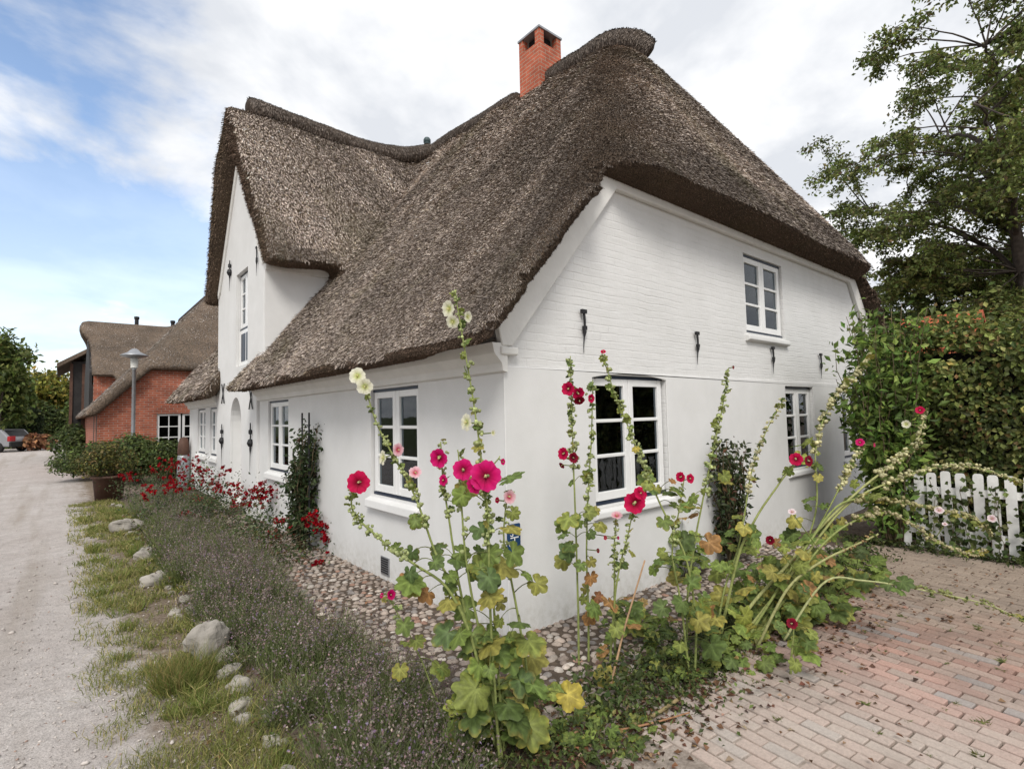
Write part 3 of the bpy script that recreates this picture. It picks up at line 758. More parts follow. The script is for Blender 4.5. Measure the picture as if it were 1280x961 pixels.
# dormer verge trim
mb = MB()
mb.prism([(6.22, 4.30), (6.16, 4.46), (DC, 7.02), (9.56, 4.46), (9.50, 4.30), (9.36, 4.42), (DC, 6.74), (6.36, 4.42)][::-1], (-.075, 0, 0), (0, 1, 0), (0, 0, 1), (1, 0, 0), .028)
fixn(mb.build('verge_trim', MAT['trim'], house))

# windows -----------------------------------------------------------
def window(plane, a0, a1, b0, b1, rows=3, cols=2, sill=True, band=True, setback=.05, curtain=None, arch=False):
    """plane 'x': opening in the wall X=0 (a=Y); plane 'y': wall Y=0 (a=X). Frame, two sashes, panes."""
    def bx(mb, u0, u1, v0, v1, d0, d1, mi=0):
        if plane == 'x': mb.box(d0, d1, u0, u1, v0, v1, mi=mi)
        else: mb.box(u0, u1, d0, d1, v0, v1, mi=mi)
    s = setback
    mb = MB(); fw_ = .045
    bx(mb, a0+.002, a0+fw_, b0+.002, b1-.002, s, s+.09); bx(mb, a1-fw_, a1-.002, b0+.002, b1-.002, s, s+.09)
    bx(mb, a0+fw_, a1-fw_, b0+.002, b0+fw_, s+.001, s+.09); bx(mb, a0+fw_, a1-fw_, b1-fw_, b1-.002, s+.001, s+.09)
    fr = mb.build('window_frame', MAT['navy'], house)
    wdt = (a1-a0-2*.02)/cols
    for c in range(cols):
        u0, u1 = a0+.02+c*wdt+.003, a0+.02+(c+1)*wdt-.003
        v0, v1 = b0+.035, b1-.03; st = .068
        mb = MB(); d0, d1 = s-.018, s+.030
        bx(mb, u0, u0+st, v0, v1, d0, d1); bx(mb, u1-st, u1, v0, v1, d0, d1)
        bx(mb, u0+st, u1-st, v0, v0+st*1.15, d0+.001, d1-.001); bx(mb, u0+st, u1-st, v1-st, v1, d0+.001, d1-.001)
        hgt = (v1-st-v0-st*1.15)
        for r in range(1, rows):
            z = v0+st*1.15+hgt*r/rows; bx(mb, u0+st, u1-st, z-.016, z+.016, d0+.006, d1-.004)
        sa_ = mb.build('sash', MAT['white'], fr, bevel=.006)
        mb = MB(); bx(mb, u0+st-.004, u1-st+.004, v0+st, v1-st+.004, s+.008, s+.012)
        mb.build('pane', MAT['glass'], sa_)
    if band:
        for v0, v1 in ((b1-.028, b1-.004), (b0+.004, b0+.030)):
            mb = MB(); bx(mb, a0+.004, a1-.004, v0, v1, s-.022, s+.02); mb.build('weather_board', MAT['navy'], fr)
    if sill:
        mb = MB()
        if plane == 'x': mb.prism([(.05, b0-.005), (-.060, b0-.045), (-.068, b0-.125), (-.003, b0-.145), (.05, b0-.145)], (0, a0-.04, 0), (1, 0, 0), (0, 0, 1), (0, 1, 0), a1-a0+.08)
        else: mb.prism([(.05, b0-.005), (-.060, b0-.04), (-.066, b0-.095), (-.02, b0-.115), (.05, b0-.115)], (a0-.04, 0, 0), (0, 1, 0), (0, 0, 1), (1, 0, 0), a1-a0+.08)
        fixn(mb.build('window_sill', MAT['plaster'], house, bevel=.018))
    for (u0, u1, v0, v1, mt) in (curtain or []):
        mb = MB(); n = 26; us = np.linspace(u0, u1, n); dd = s+.075+.018*np.sin(us*70)
        P0 = [(d, u, v) if plane == 'x' else (u, d, v) for u, d in zip(us, dd) for v in (v0, v1)]
        mb.add(P0, [(2*i, 2*i+2, 2*i+3, 2*i+1) for i in range(n-1)])
        mb.build('curtain', MAT[mt], fr, True)
    return fr
for k, q in enumerate(SW):
    cu = []
    window('x', *q, curtain=cu)
window('x', DW[0], DW[1], 3.42, DW[3], rows=3, sill=False)
# panelled lower half of the dormer loading window
mb = MB(); mb.box(.03, .09, DW[0]+.003, DW[1]-.003, DW[2]+.003, 3.417)
pf = mb.build('loft_hatch', MAT['white'], house)
mb = MB()
for y0, y1 in ((DW[0]+.1, 7.60), (7.68, DW[1]-.1)):
    mb.box(.022, .0295, y0, y1, DW[2]+.1, 3.34)
mb.build('panel', MAT['navy'], pf)
window('y', *GW[0], curtain=[(1.08, 1.52, 1.58, 1.98, 'stripes'), (1.62, 2.05, .95, 1.62, 'blind')])
window('y', *GW[1]); window('y', *GW[2]); window('y', *UW)
# front door deep in its arched niche
mb = MB(); mb.box(.22, .27, 7.60, 8.50, .1, 2.16)
dr = mb.build('front_door', MAT['white'], house)
mb = MB()
for z0, z1 in ((.28, .95), (1.05, 1.5)):
    for y0, y1 in ((7.72, 8.02), (8.08, 8.38)): mb.box(.205, .2195, y0, y1, z0, z1)
mb.box(.19, .2195, 7.63, 8.47, 1.50, 1.56)
mb.build('door_panel', MAT['white'], dr, bevel=.008)
mb = MB(); mb.lathe([(0, 0), (.025, .005), (.03, .03), (.012, .045), (0, .046)], (0, 0, 0), 12); h = mb.build('handle', MAT['iron'], dr); h.rotation_euler = (0, -PI/2, 0); h.location = (.205, 7.72, 1.02)
mb = MB(); mb.box(-.30, .2, 7.55, 8.55, -.02, .115); mb.build('door_step', MAT['stone'], house, bevel=.015)

# iron wall anchors (slender, pointed, with a hooked head)
def anchor(P, plane, hgt, style='spike'):
    mb = MB()
    t = np.linspace(0, 1, 9)
    pts = np.stack([.012*np.sin(t*5), -.03+0*t, .5*hgt-hgt*t], 1)
    mb.tube(pts, np.interp(t, [0, .1, .45, .5, .55, 1], [.009, .012, .010, .019, .008, .002]), 7)
    if style == 'spike':
        mb.box(-.03, .03, -.045, -.018, .5*hgt-.03, .5*hgt+.004)
        mb.box(-.012, .03, -.042, -.018, .08*hgt-.015, .08*hgt+.02)
    if style == 'candle':
        mb.lathe([(0, -.08), (.035, -.05), (.055, 0), (.035, .06), (0, .08)], (0, -.03, .10*hgt), 10)
        mb.lathe([(0, -.05), (.03, -.03), (.03, .03), (0, .05)], (0, -.03, .32*hgt), 8)
    if style == 'cross':
        mb = MB(); mb.tube([(-.11, -.02, .2), (.11, -.02, -.2)], [.011, .011], 6); mb.tube([(.11, -.02, .2), (-.11, -.02, -.2)], [.011, .011], 6)
    o = mb.build('wall_anchor', MAT['iron'], house)
    o.location = P
    if plane == 'x': o.rotation_euler = (0, 0, -PI/2)
    return o
for px, py, hh in ((727, 415, .38), (869, 436, .36), (964, 451, .36), (1024, 458, .38)):
    p = on(px, py, 1, -.006); anchor((p[0], p[1], p[2]), 'y', hh)
for px, py, hh, st in ((279, 556, .85, 'candle'), (315, 560, .88, 'candle'), (280, 492, .4, 'cross'), (315, 497, .4, 'cross'), (289, 345, .62, 'candle'), (323, 327, .5, 'spike')):
    p = on(px, py, 0, -.046); anchor((p[0], p[1], p[2]), 'x', hh, st)
# air brick
mb = MB(); p = on(482, 707, 0, -.001)
mb.box(-.012, -.001, p[1]-.09, p[1]+.09, p[2]-.09, p[2]+.09)
vg = mb.build('vent_grille', MAT['grey'], house)
mb = MB()
for k in range(7): z = p[2]-.07+k*.023; mb.box(-.018, -.0125, p[1]-.075, p[1]+.075, z, z+.011)
mb.build('slat', MAT['iron'], vg)
# chimney
ch = MB(); c = (4.47, 4.12); hw = .29
ch.box(c[0]-hw, c[0]+hw, c[1]-hw, c[1]+hw, 7.5, 8.74)
for sx in (-1, 1):
    for sy in (-1, 1): ch.box(c[0]+sx*hw-(.12 if sx > 0 else 0), c[0]+sx*hw+(.12 if sx < 0 else 0), c[1]+sy*hw-(.12 if sy > 0 else 0), c[1]+sy*hw+(.12 if sy < 0 else 0), 8.74, 9.0)
cho = ch.build('chimney', MAT['chimbrick'], roof)
mb = MB(); mb.box(c[0]-hw-.02, c[0]+hw+.02, c[1]-hw-.02, c[1]+hw+.02, 9.002, 9.04); mb.build('chimney_cap', MAT['grey'], cho)
mb = MB(); mb.box(c[0]-.15, c[0]+.15, c[1]-.15, c[1]+.15, 8.745, 8.99); mb.build('flue', MAT['soot_and_shade'], cho)
p = on(534, 186, 0, 5.0)
mb = MB(); mb.lathe([(.07, -.9), (.07, .12), (.085, .12), (.085, .14), (.06, .15), (.1, .17), (.1, .25), (.07, .30), (0, .31)], p, 14); mb.build('vent_pipe', MAT['slate'], roof, True)

# hydrant plates at the corner
def text_mesh(body, size, mat, parent, loc, rot, name='lettering'):
    cu = bpy.data.curves.new('t', 'FONT'); cu.body = body; cu.size = size; cu.extrude = .0015; cu.align_x = 'CENTER'
    t = bpy.data.objects.new('t', cu); COL.objects.link(t)
    me = bpy.data.meshes.new_from_object(t.evaluated_get(bpy.context.evaluated_depsgraph_get()))
    COL.objects.unlink(t); bpy.data.objects.remove(t)
    me.materials.clear(); me.materials.append(mat)
    o = bpy.data.objects.new(name, me); COL.objects.link(o); o.parent = parent; o.location = loc; o.rotation_euler = rot
    return o
def plate(loc, rotz, w_, h_, label, rows, bar=None):
    t = thing('utility_sign', loc, label, 'sign'); t.rotation_euler = (0, 0, rotz)
    mb = MB(); r = .012; pts = []
    for cx_, cz_, a0 in ((w_/2-r, h_/2-r, 0), (-w_/2+r, h_/2-r, 90), (-w_/2+r, -h_/2+r, 180), (w_/2-r, -h_/2+r, 270)):
        for k in range(4): a = math.radians(a0+k*30); pts.append((cx_+r*math.cos(a), cz_+r*math.sin(a)))
    mb.prism(pts, (0, -.006, 0), (1, 0, 0), (0, 0, 1), (0, 1, 0), .005); fixn(mb.build('plate', MAT['bluesign'], t))
    for body, sz, x, z in rows: text_mesh(body, sz, MAT['signwhite'], t, (x, -.008, z), (PI/2, 0, 0))
    if bar:
        mb = MB()
        for x0, x1, z0, z1 in bar: mb.box(x0, x1, -.0085, -.0065, z0, z1)
        mb.build('symbol', MAT['signwhite'], t)
    return t
p = on(638, 673, 1, -.03)
plate((p[0]+.03, -.030, p[2]), 0, .13, .21, 'larger blue enamel utility plate with white S 40 at the wall corner', [('S', .075, -.022, .015), ('40', .042, .036, .02), ('0.7', .035, -.03, -.055), ('14', .04, .025, -.09), ('-', .04, -.02, .07)], [(-.035, .045, .0, .008), (.002, .010, -.05, -.001)])
p = on(611, 707, 0, -.001)
plate((-.002, p[1], p[2]), -PI/2, .16, .13, 'smaller blue enamel utility plate low on the lane wall', [('H', .05, -.04, .01), ('80', .04, .035, .012), ('2.1', .035, -.035, -.045)], [(-.05, .05, .0, .006), (-.003, .004, -.045, -.001)])

# ------------------------------------------------------------------ neighbours down the lane
bh = thing('brick_house', (-1.4, 18, 0), 'orange brick thatched house beyond the white cottage on the lane', 'house')
B0 = np.array([-1.4, 18, 0])
def bfn(X, Y, Z):
    m = 1.2; q = math.sqrt(1+m*m)
    sl = (Z-(2.0+m*(X+2.1)))/q; sr = (Z-(2.0+m*(6.1-X)))/q
    hf = (Z-(3.42+1.5*(Y-17.7)))/1.8; hb = (Z-(3.4+1.5*(31-Y)))/1.8
    o = smax(smax(sl, sr, .3), smax(hf, hb, .2), .5)
    o = smax(o, 17.65-Y+0*X, .2); o = smax(o, 1.95-Z+0*X, .06)
    inn = np.maximum(np.maximum((Z-(2.0+1.05*(X+1.72)))/1.45, (Z-(2.0+1.05*(5.7-X)))/1.45), Z-3.42)
    main = np.maximum(o, -inn)
    dn = (Z-(3.50+.80*(Y-21.7)))/1.28; df = (Z-(3.5+.80*(28.0-Y)))/1.28
    d = smax(dn, df, .2); d = smax(d, -1.75-.35*np.exp(-((Z-5.6)/.5)**2)-X+0*Y, .1); d = smax(d, 3.46-Z+0*X, .06); d = np.maximum(d, X-2)
    di = np.maximum.reduce([(Z-(3.3+.8*(Y-22.0)))/1.3+0*X, (Z-(3.3+.8*(27.7-Y)))/1.3+0*X, X-1.5+0*Y+0*Z])
    return smin(main, np.maximum(d, -di), .25)
r2 = thatch_object('roof', bfn, (-2.4, 17.2, 1.7), (6.4, 31.6, 7.3), .13, 40000, MAT['thatch_far'], bh, pal=[(.30, .265, .24), (.20, .175, .16), (.38, .34, .31), (.12, .10, .09), (.26, .22, .18)])
for o in (r2,): o.location = -B0
def bpart(mb, name, mat, **k):
    o = mb.build(name, mat, bh, **k); o.location = -B0; return o
mb = MB()
gp = [(-1.72, 0), (5.5, 0), (5.5, 2.0), (4.4, 3.45), (-.35, 3.45), (-1.72, 2.0)]
bwin = (-.16, 1.25, .75, 1.98)
mb.prism(gp, (0, 18, 0), (1, 0, 0), (0, 0, 1), (0, 1, 0), .3, [rect(*bwin)])
mb.prism([(18.301, 0), (31, 0), (31, 2.1), (18.301, 2.1)], (-1.72, 0, 0), (0, 1, 0), (0, 0, 1), (1, 0, 0), .3)
mb.box(-1.70, -.3, 22.05, 22.3, 2.11, 3.5)
fixn(bpart(mb, 'wall', MAT['brick']))
mb = MB(); mb.box(-1.2, 5.0, 18.5, 18.6, 0, 2.3); bpart(mb, 'inner_wall_and_backing', MAT['dark'])
mb = MB(); mb.prism([(-.30, 1.985), (1.4, 1.985), (1.4, 2.28), (-.30, 2.28)], (0, 17.985, 0), (1, 0, 0), (0, 0, 1), (0, 1, 0), .013); fixn(bpart(mb, 'soldier_course', MAT['brick']))
for (u0, u1) in ((-.16, .52), (.57, 1.25)):
    mb = MB()
    mb.box(u0, u0+.07, 18.04, 18.1, .75, 1.98); mb.box(u1-.07, u1, 18.04, 18.1, .75, 1.98)
    for z in (.75, 1.17, 1.53, 1.91): mb.box(u0+.07, u1-.07, 18.042, 18.098, z, z+(.07 if z in (.75, 1.91) else .035))
    mb.box((u0+u1)/2-.015, (u0+u1)/2+.015, 18.045, 18.095, .82, 1.91)
    fr = bpart(mb, 'window_frame', MAT['white'])
    mb = MB(); mb.box(u0+.06, u1-.06, 18.07, 18.075, .8, 1.93); o = mb.build('pane', MAT['glass'], fr)
mb = MB(); mb.box(-1.82, -1.74, 22.1, 27.6, 2.1, 3.6); mb.prism([(22.1, 3.601), (27.6, 3.601), (24.85, 5.5)], (-1.82, 0, 0), (0, 1, 0), (0, 0, 1), (1, 0, 0), .08)
fixn(bpart(mb, 'dormer_boarding', MAT['darkwood']))
for x, y in ((-1.62, 18.6), (-1.62, 20.4)):
    mb = MB(); mb.box(x-.10, x+.02-.13, y-.3, y+.3, 0, 2.0); bpart(mb, 'door', MAT['brownwood'])
P = np.array([(-1.9, 24.85, 5.62), (0, 24.85, 5.6), (2, 24.85, 5.6)]); mb = MB(); mb.tube(P, .17, 10); bpart(mb, 'ridge_cap', MAT['ridge'], smooth=True)
P = np.array([(2.0, 19.6, 6.72), (2.0, 22, 6.75), (2.0, 28, 6.75)]); mb = MB(); mb.tube(P, .2, 10); bpart(mb, 'ridge_cap', MAT['ridge'], smooth=True)
for px, top, bot, Y in ((171, 396, 425, 25), (216, 401, 420, 25), (227, 402, 414, 25), (249, 382, 392, 22)):
    a = on(px, top, 1, Y); b_ = on(px, bot, 1, Y); b_[2] -= .4; mb = MB()
    r_ = .075
    mb.lathe([(r_, b_[2]-a[2]), (r_, -.12), (r_*1.3, -.1), (r_*1.3, 0), (0, .02)], a, 10); bpart(mb, 'flue_pipe', MAT['iron'])
# aerial
a = on(130, 391, 1, 25); b_ = on(245, 388, 1, 25)

barn = thing('boarded_barn', (-1.9, 30, 0), 'dark boarded barn with a grey eave beyond the brick house', 'barn')
mb = MB(); mb.box(-.35, 3.5, 0, 6, 0, 4.7); mb.build('wall', MAT['darkwood'], barn)
mb = MB(); mb.prism([(-.9, 4.35), (-.9, 4.55), (1.5, 6.2), (3.9, 4.55), (3.9, 4.35), (1.5, 6.0)], (0, -.5, 0), (1, 0, 0), (0, 0, 1), (0, 1, 0), 7); fixn(mb.build('roof', MAT['thatch_far'], barn))
for x in (-.36, .1): mb = MB(); mb.box(x-.06, x+.06, -.06, 0, 0, 4.6); mb.build('post', MAT['brownwood'], barn)

rh = thing('red_roofed_house', (6, 46, 0), 'red tiled gable showing above the ridge of the brick house', 'house')
mb = MB(); mb.box(-4, 4, 0, 6, 0, 7.0); mb.prism([(-4, 7.0), (4, 7.0), (0, 10.2)], (0, 0, 0), (1, 0, 0), (0, 0, 1), (0, 1, 0), 6); fixn(mb.build('wall', MAT['trim'], rh))
mb = MB(); mb.prism([(-4.5, 6.7), (0, 10.3), (4.5, 6.7), (4.5, 7.05), (0, 10.7), (-4.5, 7.05)], (0, -.4, 0), (1, 0, 0), (0, 0, 1), (0, 1, 0), 7); fixn(mb.build('roof', MAT['redtile'], rh))
p = on(214, 416, 1, 46); rh.location = (p[0], 46, p[2]-10.7)

# street lamp
lp_ = on(166, 560, 1, 16.5); top = on(168, 436, 1, 16.5)
lamp = thing('street_lamp', (lp_[0], 16.5, 0), 'grey street lamp with a wide flat hat in front of the brick house', 'street lamp')
hz_ = top[2]
mb = MB(); mb.lathe([(.075, 0), (.075, .9), (.052, 1.0), (.048, hz_-.65), (.06, hz_-.64), (.06, hz_-.58), (0, hz_-.58)], (0, 0, 0), 14); mb.build('pole', MAT['grey'], lamp, True)
mb = MB(); mb.lathe([(.09, hz_-.58), (.10, hz_-.30), (.0, hz_-.30)], (0, 0, 0), 14); mb.build('lantern', MAT['curtainwhite'], lamp, True)
mb = MB(); mb.lathe([(.10, hz_-.30), (.36, hz_-.22), (.36, hz_-.20), (.16, hz_-.10), (.11, hz_-.04), (.06, hz_), (0, hz_+.01)], (0, 0, 0), 18); mb.build('lamp_shade', MAT['grey'], lamp, True)

# grey post by the far corner of the cottage
p = ground(232, 598); pb = thing('letterbox_post', (-.16, 12.9, 0), 'grey post with a dark brown hood at the far end of the cottage', 'post')
mb = MB(); mb.lathe([(.15, 0), (.15, .2), (.14, .78), (.13, .84), (0, .85)], (0, 0, 0), 14); mb.build('post', MAT['grey'], pb, True)
mb = MB(); mb.lathe([(.125, .84), (.14, .90), (.13, 1.10), (.09, 1.27), (0, 1.31)], (0, 0, 0), 12); mb.build('hood', MAT['brownwood'], pb, True)

# parked car at the end of the lane
car = thing('parked_car', (0, 0, 0), 'silver parked car with a red tail light at the far left of the lane', 'car')
prof = [(-2.0, .35), (-2.05, .75), (-1.9, 1.0), (-1.45, 1.45), (.6, 1.5), (1.25, 1.02), (2.0, .88), (2.1, .5), (2.05, .35)]
mb = MB(); mb.prism(prof, (0, -.85, 0), (1, 0, 0), (0, 0, 1), (0, 1, 0), 1.7); fixn(mb.build('body', MAT['silver'], car, bevel=.09))
mb = MB(); mb.prism([(-1.35, 1.02), (-1.2, 1.38), (.5, 1.42), (1.0, 1.02)], (0, -.87, 0), (1, 0, 0), (0, 0, 1), (0, 1, 0), 1.74); fixn(mb.build('side_window', MAT['iron'], car))
for sx in (-1.3, 1.3):
    for sy in (-.8, .8):
        mb = MB(); mb.lathe([(0, -.1), (.31, -.1), (.33, -.06), (.33, .06), (.31, .1), (0, .1)], (0, 0, 0), 18); wl = mb.build('wheel', MAT['rubber'], car, True); wl.location = (sx, sy, .33); wl.rotation_euler = (PI/2, 0, 0)
for sy in (-.68, .68): mb = MB(); mb.box(-2.09, -1.88, sy-.19, sy+.19, .70, 1.02); mb.build('tail_light', MAT['redpaint'], car, bevel=.03)
mb = MB(); mb.prism([(-1.915, 1.03), (-1.50, 1.42), (-1.46, 1.42), (-1.86, 1.02)], (0, -.68, 0), (1, 0, 0), (0, 0, 1), (0, 1, 0), 1.36); fixn(mb.build('rear_window', MAT['iron'], car))
mb = MB(); mb.box(-2.12, -1.98, -.84, .84, .33, .66); mb.build('bumper', MAT['rubber'], car, bevel=.03)
cp = on(-12, 548, 1, 45); car.location = (cp[0], 45, 0); car.rotation_euler = (0, 0, math.radians(140))

# house with orange tiles behind the hedge at the right
p = dep(1196, 391, 12)
oh = thing('tiled_house', (p[0], p[1], 0), 'orange tiled roof just showing over the hedge under the big tree', 'house')
mb = MB(); mb.box(-1.6, 1.6, -.35, .95, 0, p[2]-1.6); fixn(mb.build('wall', MAT['brick'], oh))
mb = MB(); mb.prism([(-1.8, p[2]-1.75), (0, p[2]-.12), (1.8, p[2]-1.75), (1.8, p[2]-1.6), (0, p[2]), (-1.8, p[2]-1.6)], (0, -.45, 0), (1, 0, 0), (0, 0, 1), (0, 1, 0), 1.5); fixn(mb.build('roof', MAT['redtile'], oh))

# ------------------------------------------------------------------ picket fence
fence = thing('picket_fence', (5.1, -1.0, 0), 'white picket fence with rounded tops in front of the dark hedge', 'fence')
ys = np.arange(-.12, -3.4, -.134)
for k, y in enumerate(ys):
    w_ = .045; hh = .93+rng.normal(0, .008); lean = rng.normal(0, .008)
    pts = [(-w_, .05), (w_, .05), (w_, hh-.05)]+[(w_*.94, hh-.02), (w_*.70, hh-.004), (w_*.35, hh), (-w_*.35, hh), (-w_*.70, hh-.004), (-w_*.94, hh-.02)]+[(-w_, hh-.05)]
    mb = MB(); mb.prism(pts, (-.012, 0, 0), (0, 1, 0), (0, 0, 1), (1, 0, 0), .022); o = fixn(mb.build('picket', MAT['fencewhite'], fence)); o.location = (0, y, 0); o.rotation_euler = (lean, 0, 0)
for z in (.25, .72):
    mb = MB(); mb.box(.012, .06, -3.5, -.06, z-.04, z+.04); mb.build('rail', MAT['fencewhite'], fence)

# ------------------------------------------------------------------ trees
def make_tree(name, loc, hgt, crown, nleaf, lsize, pal, wts, label, group=None, trunk_r=.2, seed=1, levels=4, lean=(0, 0), spread=.75, clump=.45, first=.28, cvar=.3):
    rs = random.Random(seed)
    t = thing(name, loc, label, 'tree', group)
    tm = MB(); tips = []
    crown = np.array(crown, float)   # (cx,cy,cz,rx,ry,rz) relative
    def grow(p, d, r, Ls, lv):
        n = 5; pts = [p]; rad = [r]; dd = d
        for k in range(n):
            dd = unit(dd+np.array([rs.gauss(0, .13), rs.gauss(0, .13), rs.gauss(.02, .10)]))
            p = p+dd*Ls/n; pts.append(p); rad.append(r*(1-.42*(k+1)/n))
            if lv >= levels-2: tips.append((p, lv))
        tm.tube(pts, rad, 7 if lv < 2 else 4, cap=False)
        if lv >= levels: return
        nb = 4 if lv == 0 else rs.choice([3, 3, 4])
        for b in range(nb):
            a = 2*PI*(b+rs.random()*.7)/nb; e = spread*(rs.uniform(.55, 1.15))
            ref = np.array([0, 0, 1.0]) if abs(dd[2]) < .9 else np.array([1.0, 0, 0])
            A = unit(np.cross(dd, ref)); B = np.cross(dd, A)
            nd = unit(dd*math.cos(e)+(A*math.cos(a)+B*math.sin(a))*math.sin(e)+np.array([0, 0, .08]))
            st = pts[rs.choice([3, 4, 5])] if lv > 0 else pts[rs.choice([4, 5])]
            grow(st, nd, rad[-1]*rs.uniform(.6, .8), Ls*rs.uniform(.62, .82), lv+1)
    grow(np.array([0, 0, -.1]), unit(np.array([lean[0], lean[1], 1.0])), trunk_r, hgt*first, 0)
    tp = np.array([q[0] for q in tips])
    # squeeze the skeleton into the wanted crown ellipsoid
    lo, hi = np.percentile(tp, 3, axis=0), np.percentile(tp, 97, axis=0)
    src = (lo+hi)/2; sc = crown[3:]*2/np.maximum(hi-lo, .1)
    def fit(P):
        wz = np.clip(P[:, 2]/max(src[2], .1), 0, 1)[:, None]**1.2
        Q = (P-src)*sc+crown[:3]
        return P*(1-wz)+Q*wz
    for k in range(len(tm.v)): tm.v[k] = fit(tm.v[k])
    tp = fit(tp)
    tm.build('trunk', MAT['bark'], t, True)
    tw = rng.gamma(.7, 1.0, len(tp)); k = rng.choice(len(tp), nleaf, p=tw/tw.sum())
    P = tp[k]+rng.normal(0, clump, (nleaf, 3))*np.array([1, 1, .75])
    shade_clump = np.exp(rng.normal(0, .22, len(tp)))[k]
    mb = MB(); leaf_cloud(mb, P, lsize, pick(pal, wts, nleaf)*shade_clump[:, None], up=.6, cvar=cvar)
    mb.build('crown', MAT['leaf'], t)
    return t
dk = [(.085, .12, .03), (.13, .17, .045), (.19, .22, .07), (.075, .11, .04)]
# the big tree at the right, behind the hedge
tc0 = dep(1268, 225, 15.0)
def clump_tree(name, loc, c, r, nc, nleaf, ls, pal, wts, label, tr=.25, cr=(.6, 1.15), sx=.1):
    t = thing(name, loc, label, 'tree')
    c = np.array(c, float); r = np.array(r, float)
    u = rand_unit(nc); rad = rng.random(nc)**.42; C = c+u*r*rad[:, None]
    tm = MB(); tt = np.linspace(0, 1, 12)[:, None]
    trunk = np.array([0, 0, -.1])+np.array([c[0], c[1], c[2]+r[2]*.55])*tt+np.cumsum(rng.normal(0, .07, (12, 3)), 0)*np.array([1, 1, .2]); trunk[0] = (0, 0, -.1)
    tm.tube(trunk, np.linspace(tr, tr*.22, 12), 9)
    P = []; cl = []; S = rng.uniform(*cr, nc); limbs = []
    for k in range(11):
        i = 4+k*6//11; u2 = rand_unit(1)[0]; u2[2] = abs(u2[2])*.5+.1; e = c+u2*r*np.array([.72, .72, .62])*rng.uniform(.75, 1.1)+np.array([0, 0, (k/11-.6)*r[2]*.8])
        t2 = np.linspace(0, 1, 14)[:, None]; d = e-trunk[i]
        lb = trunk[i]+d*t2+np.array([0, 0, .14*np.linalg.norm(d)])*np.sin(t2*PI)+np.cumsum(rng.normal(0, .075, (14, 3)), 0)*np.sqrt(t2)
        tm.tube(lb, np.linspace(.085, .02, 14)*tr/.25, 6, cap=False); limbs.append(lb[3:])
    LP = np.vstack(limbs)
    npc = (S**2/np.sum(S**2)*nleaf).astype(int)
    for k in range(nc):
        dd = np.linalg.norm(LP-C[k], axis=1)+1.2*np.clip(LP[:, 2]-C[k, 2]+.3, 0, 9); b0 = LP[int(np.argmin(dd))]
        t2 = np.linspace(0, 1, 9)[:, None]; d = C[k]-b0
        br = b0+d*t2+np.array([0, 0, .12*np.linalg.norm(d)])*np.sin(t2*PI)*rng.uniform(-.5, 1)+np.cumsum(rng.normal(0, .05, (9, 3)), 0)*t2
        tm.tube(br, np.linspace(.026, .010, 9)*tr/.25, 5, cap=False); e = br[-1]
        # twigs spreading through the clump carry the leaves
        for q in range(9):
            d2 = rand_unit(1)[0]*np.array([1, 1, .55]); d2[2] -= .12; ln = S[k]*rng.uniform(.6, 1.15)
            st = br[rng.integers(6, 9)]; tw = st+d2*ln*np.linspace(0, 1, 6)[:, None]-np.array([0, 0, .18*ln])*np.linspace(0, 1, 6)[:, None]**2
            tm.tube(tw, np.linspace(.012, .004, 6), 3, cap=False)
            m = max(4, npc[k]//9); v = rng.random(m)**.6*5; i2 = np.clip(v.astype(int), 0, 4); pp = tw[i2]+(tw[i2+1]-tw[i2])*(v-i2)[:, None]
            P.append(pp+rng.normal(0, sx, (m, 3))*np.array([1, 1, .6])); cl.append(np.full(m, math.exp(rng.normal(0, .18))))
    tm.build('trunk', MAT['bark'], t, True)
    P = np.vstack(P); cl = np.concatenate(cl); mb = MB()
    leaf_cloud(mb, P, ls, pick(pal, wts, len(P))*cl[:, None], up=.7, cvar=.28, droop=.5); mb.build('crown', MAT['leaf'], t)
    return t
tg = [(.12, .155, .042), (.175, .21, .06), (.25, .28, .095), (.14, .115, .055)]
tc0 = dep(1262, 190, 15.0)
clump_tree('broadleaf_tree', (tc0[0]+.3, tc0[1]-.4, 0), (-.3, .4, tc0[2]), (4.9, 4.9, 5.3), 150, 78000, .125, tg, [3, 3, 1.6, .8],
           'tall airy broadleaf tree rising behind the hedge at the right')
p = dep(1120, 345, 19); clump_tree('broadleaf_tree', (p[0]+.8, p[1]-1.2, 0), (-.2, .2, 4.6), (3.3, 3.3, 2.6), 50, 24000, .14, dk, [3, 3, 1.5, 2],
          'lower dark tree behind the roof corner, left of the tall airy tree', tr=.18)
p = dep(1275, 360, 17); clump_tree('broadleaf_tree', (p[0], p[1], 0), (0, 0, 4.4), (3.4, 3.4, 2.5), 60, 34000, .125, tg, [3, 3, 2, .5],
          'bright green tree filling the gap between hedge and tall tree at the right edge', tr=.16)
# trees at the end of the lane
yg = [(.24, .22, .045), (.16, .17, .04), (.08, .11, .03), (.32, .27, .06)]
def far_tree(px, pyb, Y, topy, halfw, pal, wts, label, n=9000, seed=1, ls=.35, name='broadleaf_tree', zc=.58, clump=.5):
    b = on(px, 540, 1, Y); tz = on(px, topy, 1, Y)[2]; rx = halfw*depth_of(b)/F
    return make_tree(name, (b[0], Y, 0), tz, (0, 0, tz*zc, rx*.86, rx*.86, tz*(1-zc)*.9), n, ls, pal, wts, label, seed=seed, trunk_r=.25, levels=3, clump=clump*rx/2.4, spread=.9)
far_tree(70, 548, 62, 472, 36, yg, [3, 3, 2, 2], 'round yellow green tree closing the end of the lane', seed=3, ls=.42, zc=.52, n=14000)
far_tree(-4, 548, 44, 428, 25, dk, [2, 3, 3, 1], 'tall loose green tree at the left end of the lane', seed=8, ls=.34, n=9000, zc=.66)
